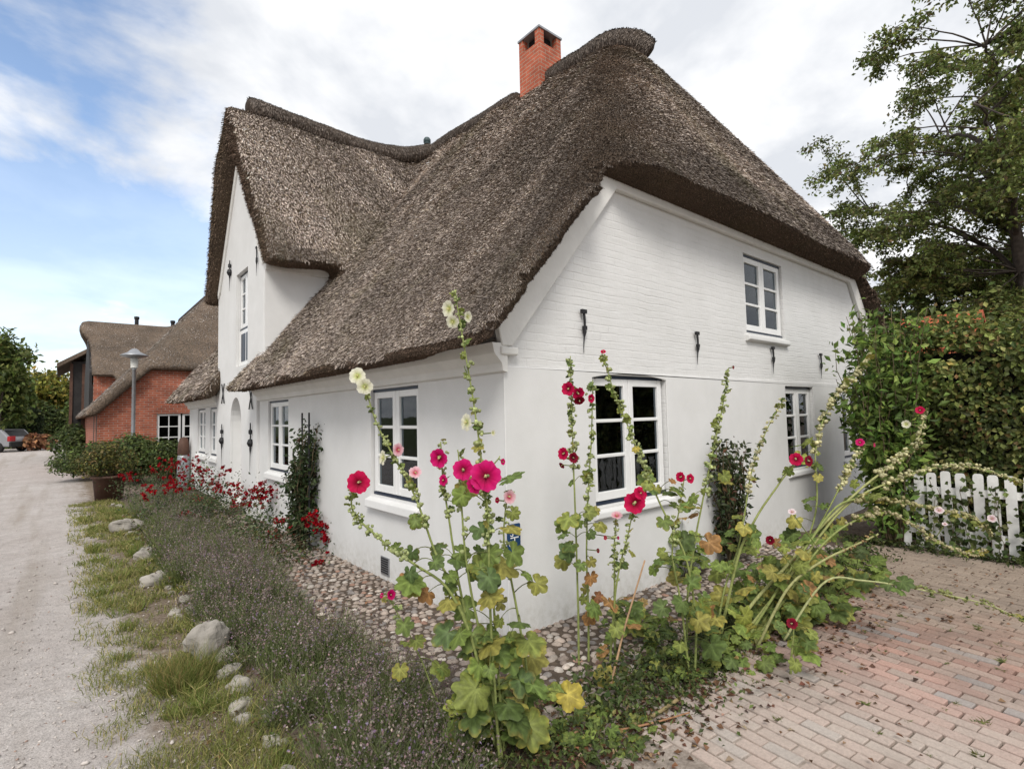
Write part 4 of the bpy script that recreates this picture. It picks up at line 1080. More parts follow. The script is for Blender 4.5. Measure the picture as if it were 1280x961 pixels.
far_tree(20, 548, 50, 496, 15, dk, [3, 3, 1, 2], 'dark bushy evergreen in front of the tall left tree', n=9000, seed=9, ls=.30, zc=.42)
far_tree(104, 548, 50, 505, 14, dk, [3, 3, 1, 2], 'dark green tree tucked beside the boarded barn', n=8000, seed=14, ls=.3, zc=.45)
far_tree(-70, 548, 60, 455, 50, dk, [3, 3, 1, 2], 'broad dark tree beyond the left edge of the lane', n=8000, seed=15, ls=.4, zc=.5)

def bush(name, loc, r, n, ls, pal, wts, label, cat='shrub', group=None, up=.5, cvar=.3, shell=.45, stems=8, stem_mat='woodystem', lobes=7, dro=.3, asp=.55):
    t = thing(name, loc, label, cat, group)
    mb = MB(); P = []; O = []
    r = np.array(r, float); per = n//lobes
    for k in range(lobes):
        u = rand_unit(1)[0]; u[2] = abs(u[2])*.9-.15
        c = np.array([0, 0, r[2]*.52])+u*r*np.array([.5, .5, .42]); rr = r*rng.uniform(.42, .62)*np.array([1, 1, .75])
        p, o = blob_pts(c, rr, per, shell); P.append(p); O.append(o)
    P = np.vstack(P); O = np.vstack(O); k = P[:, 2] > .02; P, O = P[k], O[k]
    leaf_cloud(mb, P, ls, pick(pal, wts, len(P)), up=up, out=O, cvar=cvar, droop=dro, aspect=asp)
    mb.build('foliage', MAT['leaf'], t)
    mb = MB()
    for k in range(stems):
        q = P[rng.integers(len(P))]; tt = np.linspace(0, 1, 6)[:, None]
        s = np.array([rng.normal(0, .06)*r[0], rng.normal(0, .06)*r[1], -.02])
        mb.tube(s+(q-s)*tt+np.array([0, 0, .15*r[2]])*np.sin(tt*PI), np.linspace(.014, .004, 6), 5)
    mb.build('stem', MAT[stem_mat], t, True)
    return t
gr = [(.085, .115, .03), (.06, .085, .024), (.12, .15, .045), (.045, .065, .02)]
bush('shrub', (-1.75, 17.3, 0), (1.2, 1.3, .95), 5200, .10, gr, [3, 3, 2, 1], 'spreading green shrub at the road edge, left of the lamp post')
bush('shrub', (-.85, 15.4, 0), (.95, 1.0, 1.25), 5200, .10, gr, [3, 3, 2, 1], 'tall green shrub growing at the foot of the lamp post')
bush('shrub', (-.35, 14.3, 0), (.75, .6, 1.05), 3600, .09, gr, [3, 2, 1, 2], 'dark green shrub between the lamp and the far cottage corner')
bush('shrub', (-2.2, 29, 0), (1.1, 1.3, 1.5), 3500, .16, gr, [2, 3, 1, 3], 'dark shrub below the boarded barn at the far roadside')
p = on(55, 548, 1, 57); bush('clipped_hedge', (p[0]-.4, 56, 0), (2.2, 1.5, 3.0), 5000, .25, gr, [2, 3, 1, 3], 'rounded clipped hedge at the end of the lane', 'hedge')
p = on(30, 548, 1, 47); bush('clipped_hedge', (p[0], 47, 0), (1.0, 1.2, 3.0), 5000, .2, [(.03, .045, .015), (.02, .032, .012)], [1, 1], 'upright dark hedge beside the parked car', 'hedge')
p = on(46, 548, 1, 44); bush('brush_heap', (p[0], 44, 0), (.9, .7, 1.05), 900, .3, [(.35, .17, .09), (.25, .13, .08)], [1, 1], 'heap of rusty brown brushwood by the dark hedge', 'heap')

# tub with a yellowing shrub
tub = thing('plant_tub', (-1.75, 11.75, 0), 'dark brown tub standing at the lane edge', 'planter')
mb = MB(); mb.lathe([(.0, .02), (.25, .02), (.30, .50), (.34, .50), (.34, .55), (.28, .55), (.27, .48), (0, .48)], (0, 0, 0), 20); mb.build('tub', MAT['brownwood'], tub, True)
bush('potted_shrub', (-1.75, 11.75, .45), (.62, .6, .75), 3000, .065, [(.15, .14, .035), (.07, .08, .022), (.20, .15, .06), (.05, .06, .02)], [3, 3, 1.5, 2], 'yellowing shrub growing in the brown tub')

# hedge behind the fence, thickly covered in leaves
def hedge(loc, size, n, ls, pal, wts, label, core=True):
    t = thing('leafy_hedge', loc, label, 'hedge')
    sx, sy, sz = size
    u = rng.random((n, 3)); face = rng.random(n)
    P = u*np.array([sx, sy, sz]); O = np.zeros((n, 3))
    k = face < .55; P[k, 0] = rng.exponential(.10, k.sum()); O[k, 0] = -1
    k2 = (face >= .55) & (face < .8); P[k2, 2] = sz-rng.exponential(.12, k2.sum()); O[k2, 2] = 1
    k3 = face >= .8; P[k3, 1] = rng.exponential(.1, k3.sum()); O[k3, 1] = -1
    b = (fbm(P[:, 1], P[:, 2], 1.5, 3)-.5); P[:, 0] -= b*.55*(O[:, 0] < 0); P[:, 2] += ((fbm(P[:, 0], P[:, 1], 1.6, 8)-.5)*.75+rng.exponential(.09, n))*(P[:, 2] > sz-.35)
    mb = MB(); cl = pick(pal, wts, n)*np.exp(b*1.3)[:, None]
    leaf_cloud(mb, P, ls, cl, up=.15, out=O, cvar=.28, droop=.8, aspect=.68, fold=.3); mb.build('foliage', MAT['leaf'], t)
    mb = MB()
    for k in range(26):
        y = rng.uniform(0, sy); x = rng.uniform(.15, sx*.5)
        tt = np.linspace(0, 1, 6)[:, None]
        mb.tube(np.array([x, y, 0])+np.array([rng.normal(0, .15), rng.normal(0, .25), sz*.95])*tt+rng.normal(0, .03, (6, 3)), np.linspace(.02, .006, 6), 5)
    mb.box(.35, sx, .2, sy, 0, sz-.25)  # added near-black core box stands in for shade inside the hedge
    mb.build('stem', MAT['soot_and_shade'], t)
    return t
hedge((5.42, -4.2, 0), (1.2, 3.35, 2.58), 30000, .068, [(.085, .11, .03), (.14, .165, .045), (.21, .225, .07), (.23, .16, .065), (.055, .07, .022)], [3, 3, 2, .8, 2],
      'dense dark hedge with ivy and browning leaves behind the picket fence')
# ivy creeping over the fence
t = thing('ivy', (5.05, -1.6, 0), 'dark ivy trailing over the pickets of the white fence', 'climber')
mb = MB(); P = []
for k in range(16):
    y = rng.choice([-.5, -.2, .1, .0, -.75])+rng.normal(0, .12); z0 = rng.uniform(.3, .9); tt = np.linspace(0, 1, 12)
    pts = np.stack([-.03+.01*np.sin(tt*9), y+np.cumsum(rng.normal(0, .014, 12)), z0*(1-tt)+.08*tt], 1); P.append(pts+rng.normal(0, .035, pts.shape)); mb.tube(pts, .003, 4)
mb.build('stem', MAT['woodystem'], t)
P = np.vstack(P); P = np.vstack([P, P+rng.normal(0, .04, P.shape)]); P[:, 0] = np.minimum(P[:, 0], -.02)
mb = MB(); leaf_cloud(mb, P, .06, pick(gr, [3, 3, 1, 3], len(P)), up=.1, out=np.tile([-1., 0, .2], (len(P), 1)), aspect=.85); mb.build('foliage', MAT['leaf'], t)

# leafy bush at the right corner of the gable
lg = [(.14, .22, .045), (.10, .155, .036), (.23, .31, .075), (.05, .075, .022)]
def upright_bush(name, loc, hgt, rad, nst, ls, pal, wts, label, lpn=46, cat='shrub', asp=.5, lean=.3):
    t = thing(name, loc, label, cat); sm = MB(); P = []
    for k in range(nst):
        a = rng.uniform(0, 2*PI); h_ = hgt*rng.uniform(.55, 1.0); sp_ = rad*rng.uniform(.2, 1)
        tt = np.linspace(0, 1, 9)[:, None]
        e = np.array([math.cos(a)*sp_, math.sin(a)*sp_, h_]); b0 = np.array([math.cos(a), math.sin(a), 0])*rad*.15*rng.random()
        pts = b0+(e-b0)*np.hstack([tt**1.4, tt**1.4, tt])+rng.normal(0, .02, (9, 3))
        sm.tube(pts, np.linspace(.012, .003, 9), 5)
        s = rng.uniform(.1, 1, lpn)**.8; i = s*8; j = np.clip(i.astype(int), 0, 7); q = pts[j]+(pts[j+1]-pts[j])*(i-j)[:, None]
        P.append(q+rng.normal(0, ls*.75, q.shape))
    P = np.vstack(P); k = P[:, 2] > .03; P = P[k]
    sm.build('stem', MAT['woodystem'], t, True)
    mb = MB(); tip = np.clip(P[:, 2:3]/hgt, 0, 1)
    leaf_cloud(mb, P, ls, pick(pal, wts, len(P)), up=.35, cvar=.28, aspect=asp, droop=.5); mb.build('foliage', MAT['leaf'], t)
    return t
upright_bush('leafy_shrub', (5.12, -1.12, 0), 2.95, .56, 80, .105, lg, [3, 3, 2.5, 1.2], 'tall fresh green shrub hiding the right corner of the gable', lpn=70)
upright_bush('leafy_shrub', (6.3, -.9, 0), 2.7, .8, 34, .11, lg, [2, 3, 1, 3], 'green shrub rising behind the tall one, beside the hedge top', lpn=50)
upright_bush('dark_shrub', tuple(ground(938, 712)*np.array([1, 1, 0])+np.array([0, .2, 0])), 1.45, .30, 20, .07, [(.04, .055, .022), (.06, .075, .028), (.10, .05, .03)], [3, 2, .6], 'slender dark leaved rose shrub against the gable between two windows', lpn=75)
# trellis and climber on the lane wall
p = ground(388, 668); tl = thing('trellis', (-.14, 3.95, 0), 'black wire trellis standing against the lane wall', 'trellis')
for y in (-.13, .13): mb = MB(); mb.tube([(0, y, 0), (0, y, 1.78)], .012, 6); mb.build('post', MAT['iron'], tl)
for z in np.arange(.3, 1.7, .22): mb = MB(); mb.tube([(0, -.13, z), (0, .13, z)], .006, 5); mb.build('rung', MAT['iron'], tl)
upright_bush('climbing_rose', (-.20, 3.95, 0), 1.68, .27, 26, .075, [(.035, .055, .022), (.055, .08, .028), (.07, .05, .028)], [3, 3, .4], 'dark leaved climber growing up the black wire trellis', 85, 'climber')

# ------------------------------------------------------------------ flowers of many kinds
def hleaf(mb, P, nrm, d, s, col, lob=5):
    """broad lobed hollyhock leaf; P petiole end, d tip direction"""
    s = s*.70
    nrm = unit(np.asarray(nrm, float)); d = np.asarray(d, float); d = unit(d-nrm*np.dot(d, nrm)); w_ = np.cross(nrm, d)
    nA = 46; th = np.linspace(-PI*.95, PI*.95, nA); nl = rng.choice([5, 5, 7])
    ph = (th/(PI*.95)+1)*.5*nl
    lobes = np.abs(np.sin(ph*PI))**.7
    r = (.70+.30*lobes*rng.uniform(.7, 1.25))*(1-.20*np.abs(th)/PI)*(1+rng.normal(0, .022, nA)+.03*(np.arange(nA) % 2))
    r[[0, -1]] *= .6
    cen = np.array([0, 0, 0.]); veins = np.clip(lobes, 0, 1)**14
    V = [cen]; C = [np.array(col)*1.35+.02]; edge = np.array((.16, .07, .0))*(rng.random() < .4)
    cup = rng.uniform(-.25, .35); fold = rng.uniform(.02, .14)
    for rg in (.45, .78, 1.0):
        x = (r*rg)*np.cos(th)+.12; y = (r*rg)*np.sin(th)
        z = -fold*(veins-.5)*rg+cup*(rg**2)*.5*(np.abs(np.sin(th))-.4)-.14*rg**2*(1+rng.normal(0, .5))+rng.normal(0, .022, nA)*rg
        V += list(np.stack([x, y, z], 1))
        base = np.array(col)[None]*(.82+.55*veins[:, None]*(1-.4*rg))+edge[None]*(rg > .9)*rng.random((nA, 1))
        C += list(base*np.exp(rng.normal(0, .10, (nA, 1))))
    V = np.array(V); C = np.clip(np.array(C), 0, 1)
    # wilted yellow rim on some
    W = P+s*(V[:, :1]*d+V[:, 1:2]*w_+V[:, 2:]*nrm)
    f = [(0, 1+k, 2+k) for k in range(nA-1)]
    for rg in range(2):
        o = 1+rg*nA
        f += [(o+k, o+nA+k, o+nA+k+1, o+k+1) for k in range(nA-1)]
    mb.add(W, f, C)

LEAFC = [(.18, .245, .055), (.135, .195, .05), (.24, .28, .065), (.10, .145, .04), (.31, .285, .07)]
def flower(parent, P, face, R, kind, org):
    """five overlapping ruffled petals round a pale column"""
    face = unit(np.asarray(face, float)); ref = np.array([0, 0, 1.0]); A = unit(np.cross(ref, face)); B = np.cross(face, A)
    pal = {'crimson': ((.16, .0, .012), (.52, .004, .06), (.58, .008, .085)), 'magenta': ((.20, .002, .02), (.62, .004, .13), (.68, .02, .20)),
           'white': ((.55, .60, .16), (.80, .78, .58), (.84, .82, .68)), 'pink': ((.55, .02, .06), (.80, .42, .48), (.83, .58, .62)),
           'palepink': ((.55, .22, .28), (.80, .64, .66), (.85, .76, .76)), 'dark': ((.05, .0, .006), (.20, .004, .02), (.27, .006, .03))}[kind]
    mb = MB(); cup = rng.uniform(.28, .5)
    for k in range(5):
        a0 = 2*PI*k/5+rng.normal(0, .05); nu, nv = 9, 6
        V = []; C = []
        if k == 0: R = R*.9
        for iv in range(nv):
            rg = iv/(nv-1); 
            for iu in range(nu):
                u = iu/(nu-1)*2-1
                a = a0+u*(.70+.06*rg)
                rr = R*rg*(1-.14*u*u*rg-.05*math.cos(u*9)*rg*rg+rng.normal(0, .012)*rg)
                z = R*(cup*rg**1.3-.16*rg**3)+R*.05*math.sin(u*8+k*2)*rg**2+(.012 if k % 2 else 0)*R*4*rg+u*.05*R*rg+rng.normal(0, .006)*R
                V.append(P+A*rr*math.cos(a)+B*rr*math.sin(a)+face*z)
                c0, c1, c2 = (np.array(x) for x in pal)
                c = c0+(c1-c0)*min(1, max(0, (rg-.14)/.46)) if rg < .60 else c1+(c2-c1)*(rg-.60)/.40
                C.append(np.clip(c*(1-.10*abs(math.sin(u*11)))*math.exp(rng.normal(0, .04)), 0, 1))
        f = [(iv*nu+iu, iv*nu+iu+1, (iv+1)*nu+iu+1, (iv+1)*nu+iu) for iv in range(nv-1) for iu in range(nu-1)]
        mb.add(np.array(V)-org, f, np.array(C))
    fl = mb.build('flower', MAT['petal'], parent, True)
    mb = MB(); T = np.linspace(0, 1, 6)
    mb.tube(P-org+face*(T*R*.42)[:, None], np.array([.04, .07, .085, .09, .075, .03])*R, 8, (.75, .68, .38))
    n = 26; q = P-org+face*(rng.uniform(.15, .42, n)*R)[:, None]; u = rand_unit(n); u -= face*np.sum(u*face, 1)[:, None]
    leaf_cloud(mb, q+unit(u)*R*.07, R*.07, (.80, .74, .42), cvar=.1)
    mb.build('stamen', MAT['petal'], fl)
    return fl
def bud_cluster(mb, P, s, n, col, dirv=None):
    for k in range(n):
        u = rand_unit(1)[0]; u[2] = u[2]*.6+.25; c = P+u*s*1.1
        ax = unit(u+np.array([0, 0, .35])); ref = rand_unit(1)[0]; A = unit(np.cross(ax, ref)); B = np.cross(ax, A)
        th = np.linspace(0, 2*PI, 7, endpoint=False); ss = s*rng.uniform(.55, 1.05)
        rows = [(.25, -.75), (.85, -.3), (.9, .25), (.45, .75)]
        V = [c+ss*(A*r*math.cos(t)+B*r*math.sin(t)+ax*z) for r, z in rows for t in th]+[c+ss*ax*1.0]
        f = [(i*7+j, i*7+(j+1) % 7, (i+1)*7+(j+1) % 7, (i+1)*7+j) for i in range(3) for j in range(7)]+[(21+j, 21+(j+1) % 7, 28) for j in range(7)]
        mb.add(V, f, np.clip(np.array(col)*math.exp(rng.normal(0, .2)), 0, 1))
        # calyx leaflets
        V = []; fcs = []
        for j in range(4):
            t = th[j*2 % 7]+rng.normal(0, .3); o = A*math.cos(t)+B*math.sin(t); b = len(V)
            side = np.cross(ax, o)
            V += [c-ax*ss*.7+side*ss*.35, c-ax*ss*.7-side*ss*.35, c+o*ss*1.35+ax*ss*rng.uniform(-.1, .7)]; fcs.append((b, b+1, b+2))
        mb.add(V, fcs, np.clip(np.array(col)*.8*math.exp(rng.normal(0, .2)), 0, 1))

def spline(P, n):
    P = np.asarray(P, float); t = np.linspace(0, len(P)-1, n); i = np.clip(t.astype(int), 0, len(P)-2); u = (t-i)[:, None]
    p0 = P[np.clip(i-1, 0, None)]; p1 = P[i]; p2 = P[i+1]; p3 = P[np.clip(i+2, None, len(P)-1)]
    return .5*((2*p1)+(-p0+p2)*u+(2*p0-5*p1+4*p2-p3)*u**2+(-p0+3*p1-3*p2+p3)*u**3)

GREENB = (.42, .47, .21); SEED = (.58, .55, .32)
def hollyhock(path, d0, d1, label, flowers=(), buds=(.45, 1.0, 34), bcol=GREENB, bsize=.0095, leaves=(), nleaf=10, lspan=(.12, .55), lsize=.12, stem=(.008, .0032), pal=LEAFC, dry=0, stemcol=None):
    """path: where the stalk runs from its root upward; d0/d1 distance of root and tip"""
    n0 = len(path)
    pts = np.array([dep(px, py, d0+(d1-d0)*k/(n0-1)) for k, (px, py) in enumerate(path)])
    pts[0][2] = max(pts[0][2], .0)
    C = spline(pts, 40)+0
    C[1:-1] += np.cumsum(rng.normal(0, .0012, (38, 3)), 0)*.5
    org = np.array([C[0][0], C[0][1], 0.0])
    t = thing('hollyhock', tuple(org), label, 'flower', 'hollyhocks round the cottage corner')
    mb = MB(); mb.tube(C-org, np.linspace(stem[0], stem[1], 40), 7, stemcol or (.24, .28, .09)); mb.build('stem', MAT['colsolid'], t, True)
    if buds:
        mb = MB(); a, b, n = buds
        for k in range(n):
            s = a+(b-a)*(k+rng.random()*.6)/n; i = min(int(s*39), 38); P = C[i]-org+rng.normal(0, .006, 3)
            f_ = 1-.45*(s-a)/max(b-a, .01)
            bud_cluster(mb, P+rng.normal(0, .009, 3), bsize*f_*1.35, rng.integers(3, 6), bcol)
            if rng.random() < .5:
                u = unit(rand_unit(1)[0]+np.array([0, 0, .2])); hleaf(mb, P+u*.012, rand_unit(1)[0]+np.array([0, 0, .8]), u, bsize*3.2*rng.uniform(.7, 1.4), np.array(pal[rng.integers(len(pal))]))
        mb.build('bud_spike', MAT['leaf'], t, True)
    mb = MB(); used = 0
    def put(P0, P1, s, col, nrm=None):
        tt = np.linspace(0, 1, 6)[:, None]
        mb.tube(P0+(P1-P0)*tt-np.array([0, 0, -.02])*np.sin(tt*PI), np.linspace(.0028, .0018, 6), 4, (.18, .2, .06))
        dr = P1-P0; dr[2] -= .05; toc = unit(CAM-org-P1)
        nn = nrm if nrm is not None else unit(rand_unit(1)[0]*.6+np.array([0, 0, .6])+toc*.55)
        hleaf(mb, P1, nn, unit(dr+rng.normal(0, .04, 3)+np.array([0, 0, -.06])), s, col)
    for k in range(int(nleaf*1.4)):
        s = rng.uniform(*lspan); i = int(s*39); P0 = C[i]-org
        a = rng.uniform(0, 2*PI); ln = lsize*rng.uniform(.5, 1.25)
        P1 = P0+np.array([math.cos(a)*ln, math.sin(a)*ln, rng.uniform(-.3, .45)*ln]); P1[2] = max(P1[2], .05)
        c = np.array((.36, .20, .08) if rng.random() < dry else pal[rng.integers(len(pal))])*math.exp(rng.normal(0, .15))
        put(P0, P1, lsize*rng.uniform(.5, 1.1)*(1.1-.55*s), c); used += 1
    for (px, py, s, col) in leaves:
        dd_ = d0+(d1-d0)*.3-rng.uniform(0, .12); P1 = dep(px, py, dd_)-org
        i = int(np.argmin(np.linalg.norm(C-org-P1+np.array([0, 0, .06]), axis=1))); put(C[i]-org, P1, s*.86, np.array(col), unit(unit(CAM-org-P1)+rng.normal(0, .35, 3)+np.array([0, 0, .35]))); used += 1
    if used: mb.build('foliage', MAT['leaf'], t, True)
    for fl in flowers:
        px, py, R, kind = fl[:4]; face = fl[4] if len(fl) > 4 else None
        u = np.array([np.dot(C[k]-CAM, fw) for k in range(40)])
        # nearest stalk point in the direction of the flower
        ry = unit(ray(px, py)); v = C-CAM; dist = np.linalg.norm(v-np.outer(v@ry, ry), axis=1); i = int(np.argmin(dist))
        P = dep(px, py, u[i]-.035)
        toc = unit(CAM-P)
        fc = unit(toc+(np.array(face) if face is not None else rng.normal(0, .25, 3)))
        mbp = MB(); tt = np.linspace(0, 1, 5)[:, None]; mbp.tube(C[i]-org+(P-C[i]-fc*R*.05)*tt, .0035, 5, (.2, .25, .07))
        flo = flower(t, P, fc, R, kind, org)
        bud_cluster(mbp, P-org-fc*R*.12, R*.16, 3, GREENB); mbp.build('calyx', MAT['leaf'], flo, True)
    return t
Lf, Rg = RT*-1, RT
UPv = np.array([0, 0, 1.0])
dA = 2.62
G1, G2, G3, Y1, Y2, OR = (.155, .21, .05), (.105, .16, .052), (.215, .25, .06), (.42, .34, .06), (.27, .27, .06), (.33, .17, .06)
hollyhock([(632, 958), (626, 880), (618, 760), (607, 620), (597, 530), (583, 440), (570, 362)], dA, dA+.25, 'tallest hollyhock at the cottage corner with creamy white blooms at its tip',
          [(562, 386, .050, 'white', Lf*.9), (566, 402, .040, 'white', Lf*.3-UPv*.3), (584, 396, .034, 'white', Rg*1.2), (584, 528, .052, 'white', Lf*1.3), (616, 541, .018, 'white', Rg)],
          buds=(.38, 1.0, 46), bsize=.0125, leaves=[(600, 850, .17, G1), (575, 915, .15, G1), (650, 850, .14, G2), (560, 790, .13, G2), (640, 800, .12, G3), (585, 760, .13, G1)], nleaf=12, lsize=.15)
hollyhock([(618, 930), (600, 830), (570, 740), (545, 690), (520, 620), (498, 578), (472, 528), (455, 468)], dA, dA+.1, 'hollyhock leaning left with two white blooms on top and pink ones lower',
          [(447, 470, .048, 'white', Lf*.3+UPv*.2), (456, 483, .046, 'white', UPv*-.1), (480, 572, .042, 'white', Lf*1.5), (497, 562, .038, 'pink', Rg*.9), (519, 591, .036, 'pink', UPv*.5)],
          buds=(.5, 1.0, 38), leaves=[(520, 650, .075, G1), (515, 690, .085, G2), (535, 740, .09, OR), (600, 710, .10, G1)], nleaf=7)
hollyhock([(612, 900), (590, 800), (560, 735), (520, 705), (490, 685), (462, 660), (443, 640), (440, 620), (447, 604)], dA-.05, dA-.15, 'hollyhock stalk curling left to a single crimson bloom by the lane window',
          [(448, 603, .058, 'crimson', UPv*.1)], buds=(.42, .97, 34), leaves=[(512, 715, .08, G2), (518, 735, .075, Y2), (508, 720, .07, OR)], nleaf=4)
hollyhock([(622, 940), (600, 840), (575, 735), (566, 680), (558, 630), (553, 600), (551, 552)], dA+.05, dA+.1, 'thin hollyhock with one magenta bloom and a red bud, left of the magenta pair',
          [(550, 572, .055, 'magenta', Lf*.5+UPv*-.2), (555, 600, .032, 'magenta', Lf*.8)], buds=(.62, 1.0, 18), leaves=[(575, 690, .10, G1), (610, 690, .12, G1)], nleaf=4)
hollyhock([(628, 950), (612, 850), (592, 760), (582, 700), (577, 640), (575, 610), (572, 562)], dA-.02, dA+.05, 'thin hollyhock with a single flat magenta bloom beside the largest one',
          [(579, 587, .060, 'magenta', UPv*.1)], buds=(.55, 1.0, 16), leaves=[(600, 660, .11, G2), (590, 790, .14, G1)], nleaf=4)
hollyhock([(625, 958), (620, 880), (614, 780), (612, 700), (610, 640), (607, 597), (625, 570)], dA-.05, dA-.05, 'hollyhock bearing the largest magenta bloom at the cottage corner',
          [(607, 595, .083, 'magenta', UPv*.05), (594, 606, .045, 'magenta', Lf*.7-UPv*.5), (628, 577, .018, 'magenta', Rg)], buds=(.55, .85, 22), leaves=[(610, 720, .12, G2), (595, 860, .17, G3), (640, 690, .11, G1)], nleaf=9)
hollyhock([(650, 930), (658, 850), (648, 780), (636, 720), (628, 680), (630, 640), (636, 612)], dA+.05, dA+.15, 'hollyhock with one small pink bloom near the blue plate',
          [(636, 621, .040, 'pink', Rg*.5), (622, 625, .018, 'crimson', Lf)], buds=(.5, 1.0, 20), leaves=[(670, 728, .105, Y2), (640, 640, .07, G3), (660, 800, .16, G3), (709, 867, .135, Y1)], nleaf=7)
hollyhock([(556, 900), (545, 870), (530, 830), (512, 790), (497, 762), (485, 738)], 2.85, 2.85, 'short thin hollyhock with a half open magenta bloom over the lavender',
          [(488, 743, .030, 'magenta', Rg*.8), (478, 744, .016, 'magenta', Lf)], buds=(.7, 1.0, 10), leaves=[(505, 780, .09, G1), (520, 800, .08, G3), (500, 835, .09, Y2)], nleaf=3, stem=(.005, .0025))
# second group in front of the gable window
def gdep(px, py): return depth_of(ground(px, py))
dB = gdep(723, 835)
hollyhock([(724, 838), (722, 740), (719, 640), (716, 560), (714, 500), (713, 445)], dB, dB+.05, 'straight hollyhock with crimson clusters left of the large gable window',
          [(711, 486, .052, 'crimson', Lf*.4), (722, 491, .050, 'crimson', Rg*.5-UPv*.4), (724, 500, .042, 'dark', Rg*.3-UPv*.9), (705, 567, .048, 'crimson', Lf*.8), (716, 572, .040, 'dark', Rg*.5), (703, 581, .026, 'dark', Lf*1.2-UPv)],
          buds=(.55, 1.0, 44), bsize=.0115, leaves=[(704, 655, .10, G1), (725, 650, .10, G1), (712, 688, .13, G2), (705, 700, .12, Y2), (735, 640, .10, G3)], nleaf=7)
hollyhock([(736, 838), (735, 760), (733, 690), (735, 610), (739, 540), (741, 475)], dB+.05, dB+.08, 'straight hollyhock with a crimson bud close against the window frame',
          [(738, 498, .034, 'crimson', Rg*.8), (747, 688, .018, 'dark', Rg), (772, 672, .014, 'magenta', Rg)], buds=(.5, 1.0, 38), bsize=.0105, leaves=[(750, 655, .10, Y2), (738, 720, .10, OR), (745, 745, .085, (.25, .11, .05)), (737, 770, .10, OR)], nleaf=4, dry=.3)
dC = gdep(855, 850)
hollyhock([(868, 848), (870, 780), (858, 700), (830, 640), (808, 590), (788, 540), (768, 490), (752, 440)], dC, dC+.1, 'hollyhock stalk slanting up across the large gable window',
          [(754, 440, .020, 'crimson', UPv)], buds=(.55, 1.0, 48), bsize=.0115, leaves=[(795, 560, .05, Y1), (820, 610, .07, Y2), (830, 650, .10, G1), (840, 600, .05, OR)], nleaf=10)
dD = gdep(762, 850)
hollyhock([(762, 850), (766, 790), (773, 720), (785, 670), (792, 640)], dD, dD-.05, 'hollyhock with a big crimson bloom below the large gable window',
          [(793, 629, .074, 'crimson', UPv*.1), (800, 617, .050, 'crimson', Rg*.5+UPv*.4)], buds=(.55, .95, 14), leaves=[(790, 690, .06, Y2)], nleaf=3, dry=.3)
hollyhock([(770, 846), (768, 780), (768, 720), (768, 680), (770, 648)], dD+.08, dD+.05, 'short hollyhock with a drooping salmon pink bloom under the window sill',
          [(771, 645, .042, 'pink', UPv*1.6), (757, 672, .016, 'crimson', Lf)], buds=(.5, 1.0, 22), nleaf=5, dry=.3)
dE = gdep(862, 850)
hollyhock([(862, 846), (852, 760), (840, 690), (848, 640), (855, 600)], dE, dE, 'hollyhock with a small crimson twin bloom right of the large gable window',
          [(851, 596, .036, 'crimson', Lf*.7), (862, 598, .034, 'crimson', Rg*.7)], buds=(.55, .97, 24), nleaf=10, lsize=.14)
dF = gdep(860, 830)
hollyhock([(858, 826), (860, 740), (870, 670), (882, 610), (897, 540), (905, 500), (911, 460)], dF, dF+.1, 'tall thin hollyhock without open blooms rising mid gable',
          [(916, 459, .014, 'dark', Rg)], buds=(.5, 1.0, 50), bsize=.011, nleaf=9, dry=.2)
dG = gdep(893, 815)
hollyhock([(893, 812), (905, 740), (922, 690), (930, 650), (940, 590), (958, 540), (980, 500)], dG, dG+.3, 'hollyhock with a pale seed spike leaning right before the dark shrub',
          [], buds=(.6, 1.0, 44), bcol=SEED, bsize=.011, nleaf=7)
hollyhock([(896, 826), (907, 765), (925, 690), (950, 640), (975, 603), (993, 578)], dG-.05, dG+.1, 'leaning hollyhock with a deep red bloom before the right gable window',
          [(995, 574, .052, 'crimson', UPv*.1), (1010, 576, .044, 'dark', Rg*.8)], buds=(.85, 1.0, 8), leaves=[(930, 770, .15, (.30, .33, .07)), (985, 590, .07, G1)], nleaf=9, stem=(.012, .005), stemcol=(.24, .27, .09))
dH = gdep(925, 812)
hollyhock([(900, 822), (940, 755), (985, 705), (1030, 655), (1075, 612), (1110, 585), (1145, 555), (1158, 512)], dH, dH+.45, 'long pale hollyhock stalk leaning far right with a pink bloom at its tip',
          [(1150, 513, .036, 'crimson', UPv*.4), (1133, 530, .035, 'white', Lf*.2)], buds=(.68, 1.0, 50), bcol=SEED, bsize=.014, nleaf=7, stem=(.013, .005), stemcol=(.33, .34, .14), dry=.2)
hollyhock([(915, 820), (960, 755), (1010, 690), (1060, 630), (1120, 600), (1180, 583), (1235, 588), (1282, 605)], dH, dH+.55, 'hollyhock stalk arching over the picket fence with pale seed heads',
          [], buds=(.55, 1.0, 60), bcol=SEED, bsize=.0125, nleaf=6, stem=(.011, .004), stemcol=(.30, .32, .12))
hollyhock([(925, 815), (970, 740), (1010, 680), (1050, 630), (1100, 624), (1160, 635), (1215, 648), (1240, 670)], dH, dH+.45, 'hollyhock stalk drooping over the fence with a pale pink bloom',
          [(1240, 648, .034, 'palepink', UPv*.2), (1174, 638, .036, 'palepink', UPv*.8)], buds=(.5, 1.0, 64), bcol=(.46, .42, .22), bsize=.013, nleaf=6, stem=(.010, .004))
hollyhock([(935, 815), (980, 750), (1020, 690), (1060, 655), (1110, 640), (1160, 668), (1200, 690), (1232, 690)], dH, dH+.3, 'lower hollyhock stalk drooping before the pickets with straw coloured seed heads',
          [(1181, 655, .02, 'palepink', UPv)], buds=(.45, 1.0, 60), bcol=(.46, .41, .24), bsize=.012, nleaf=5, stem=(.009, .0035))
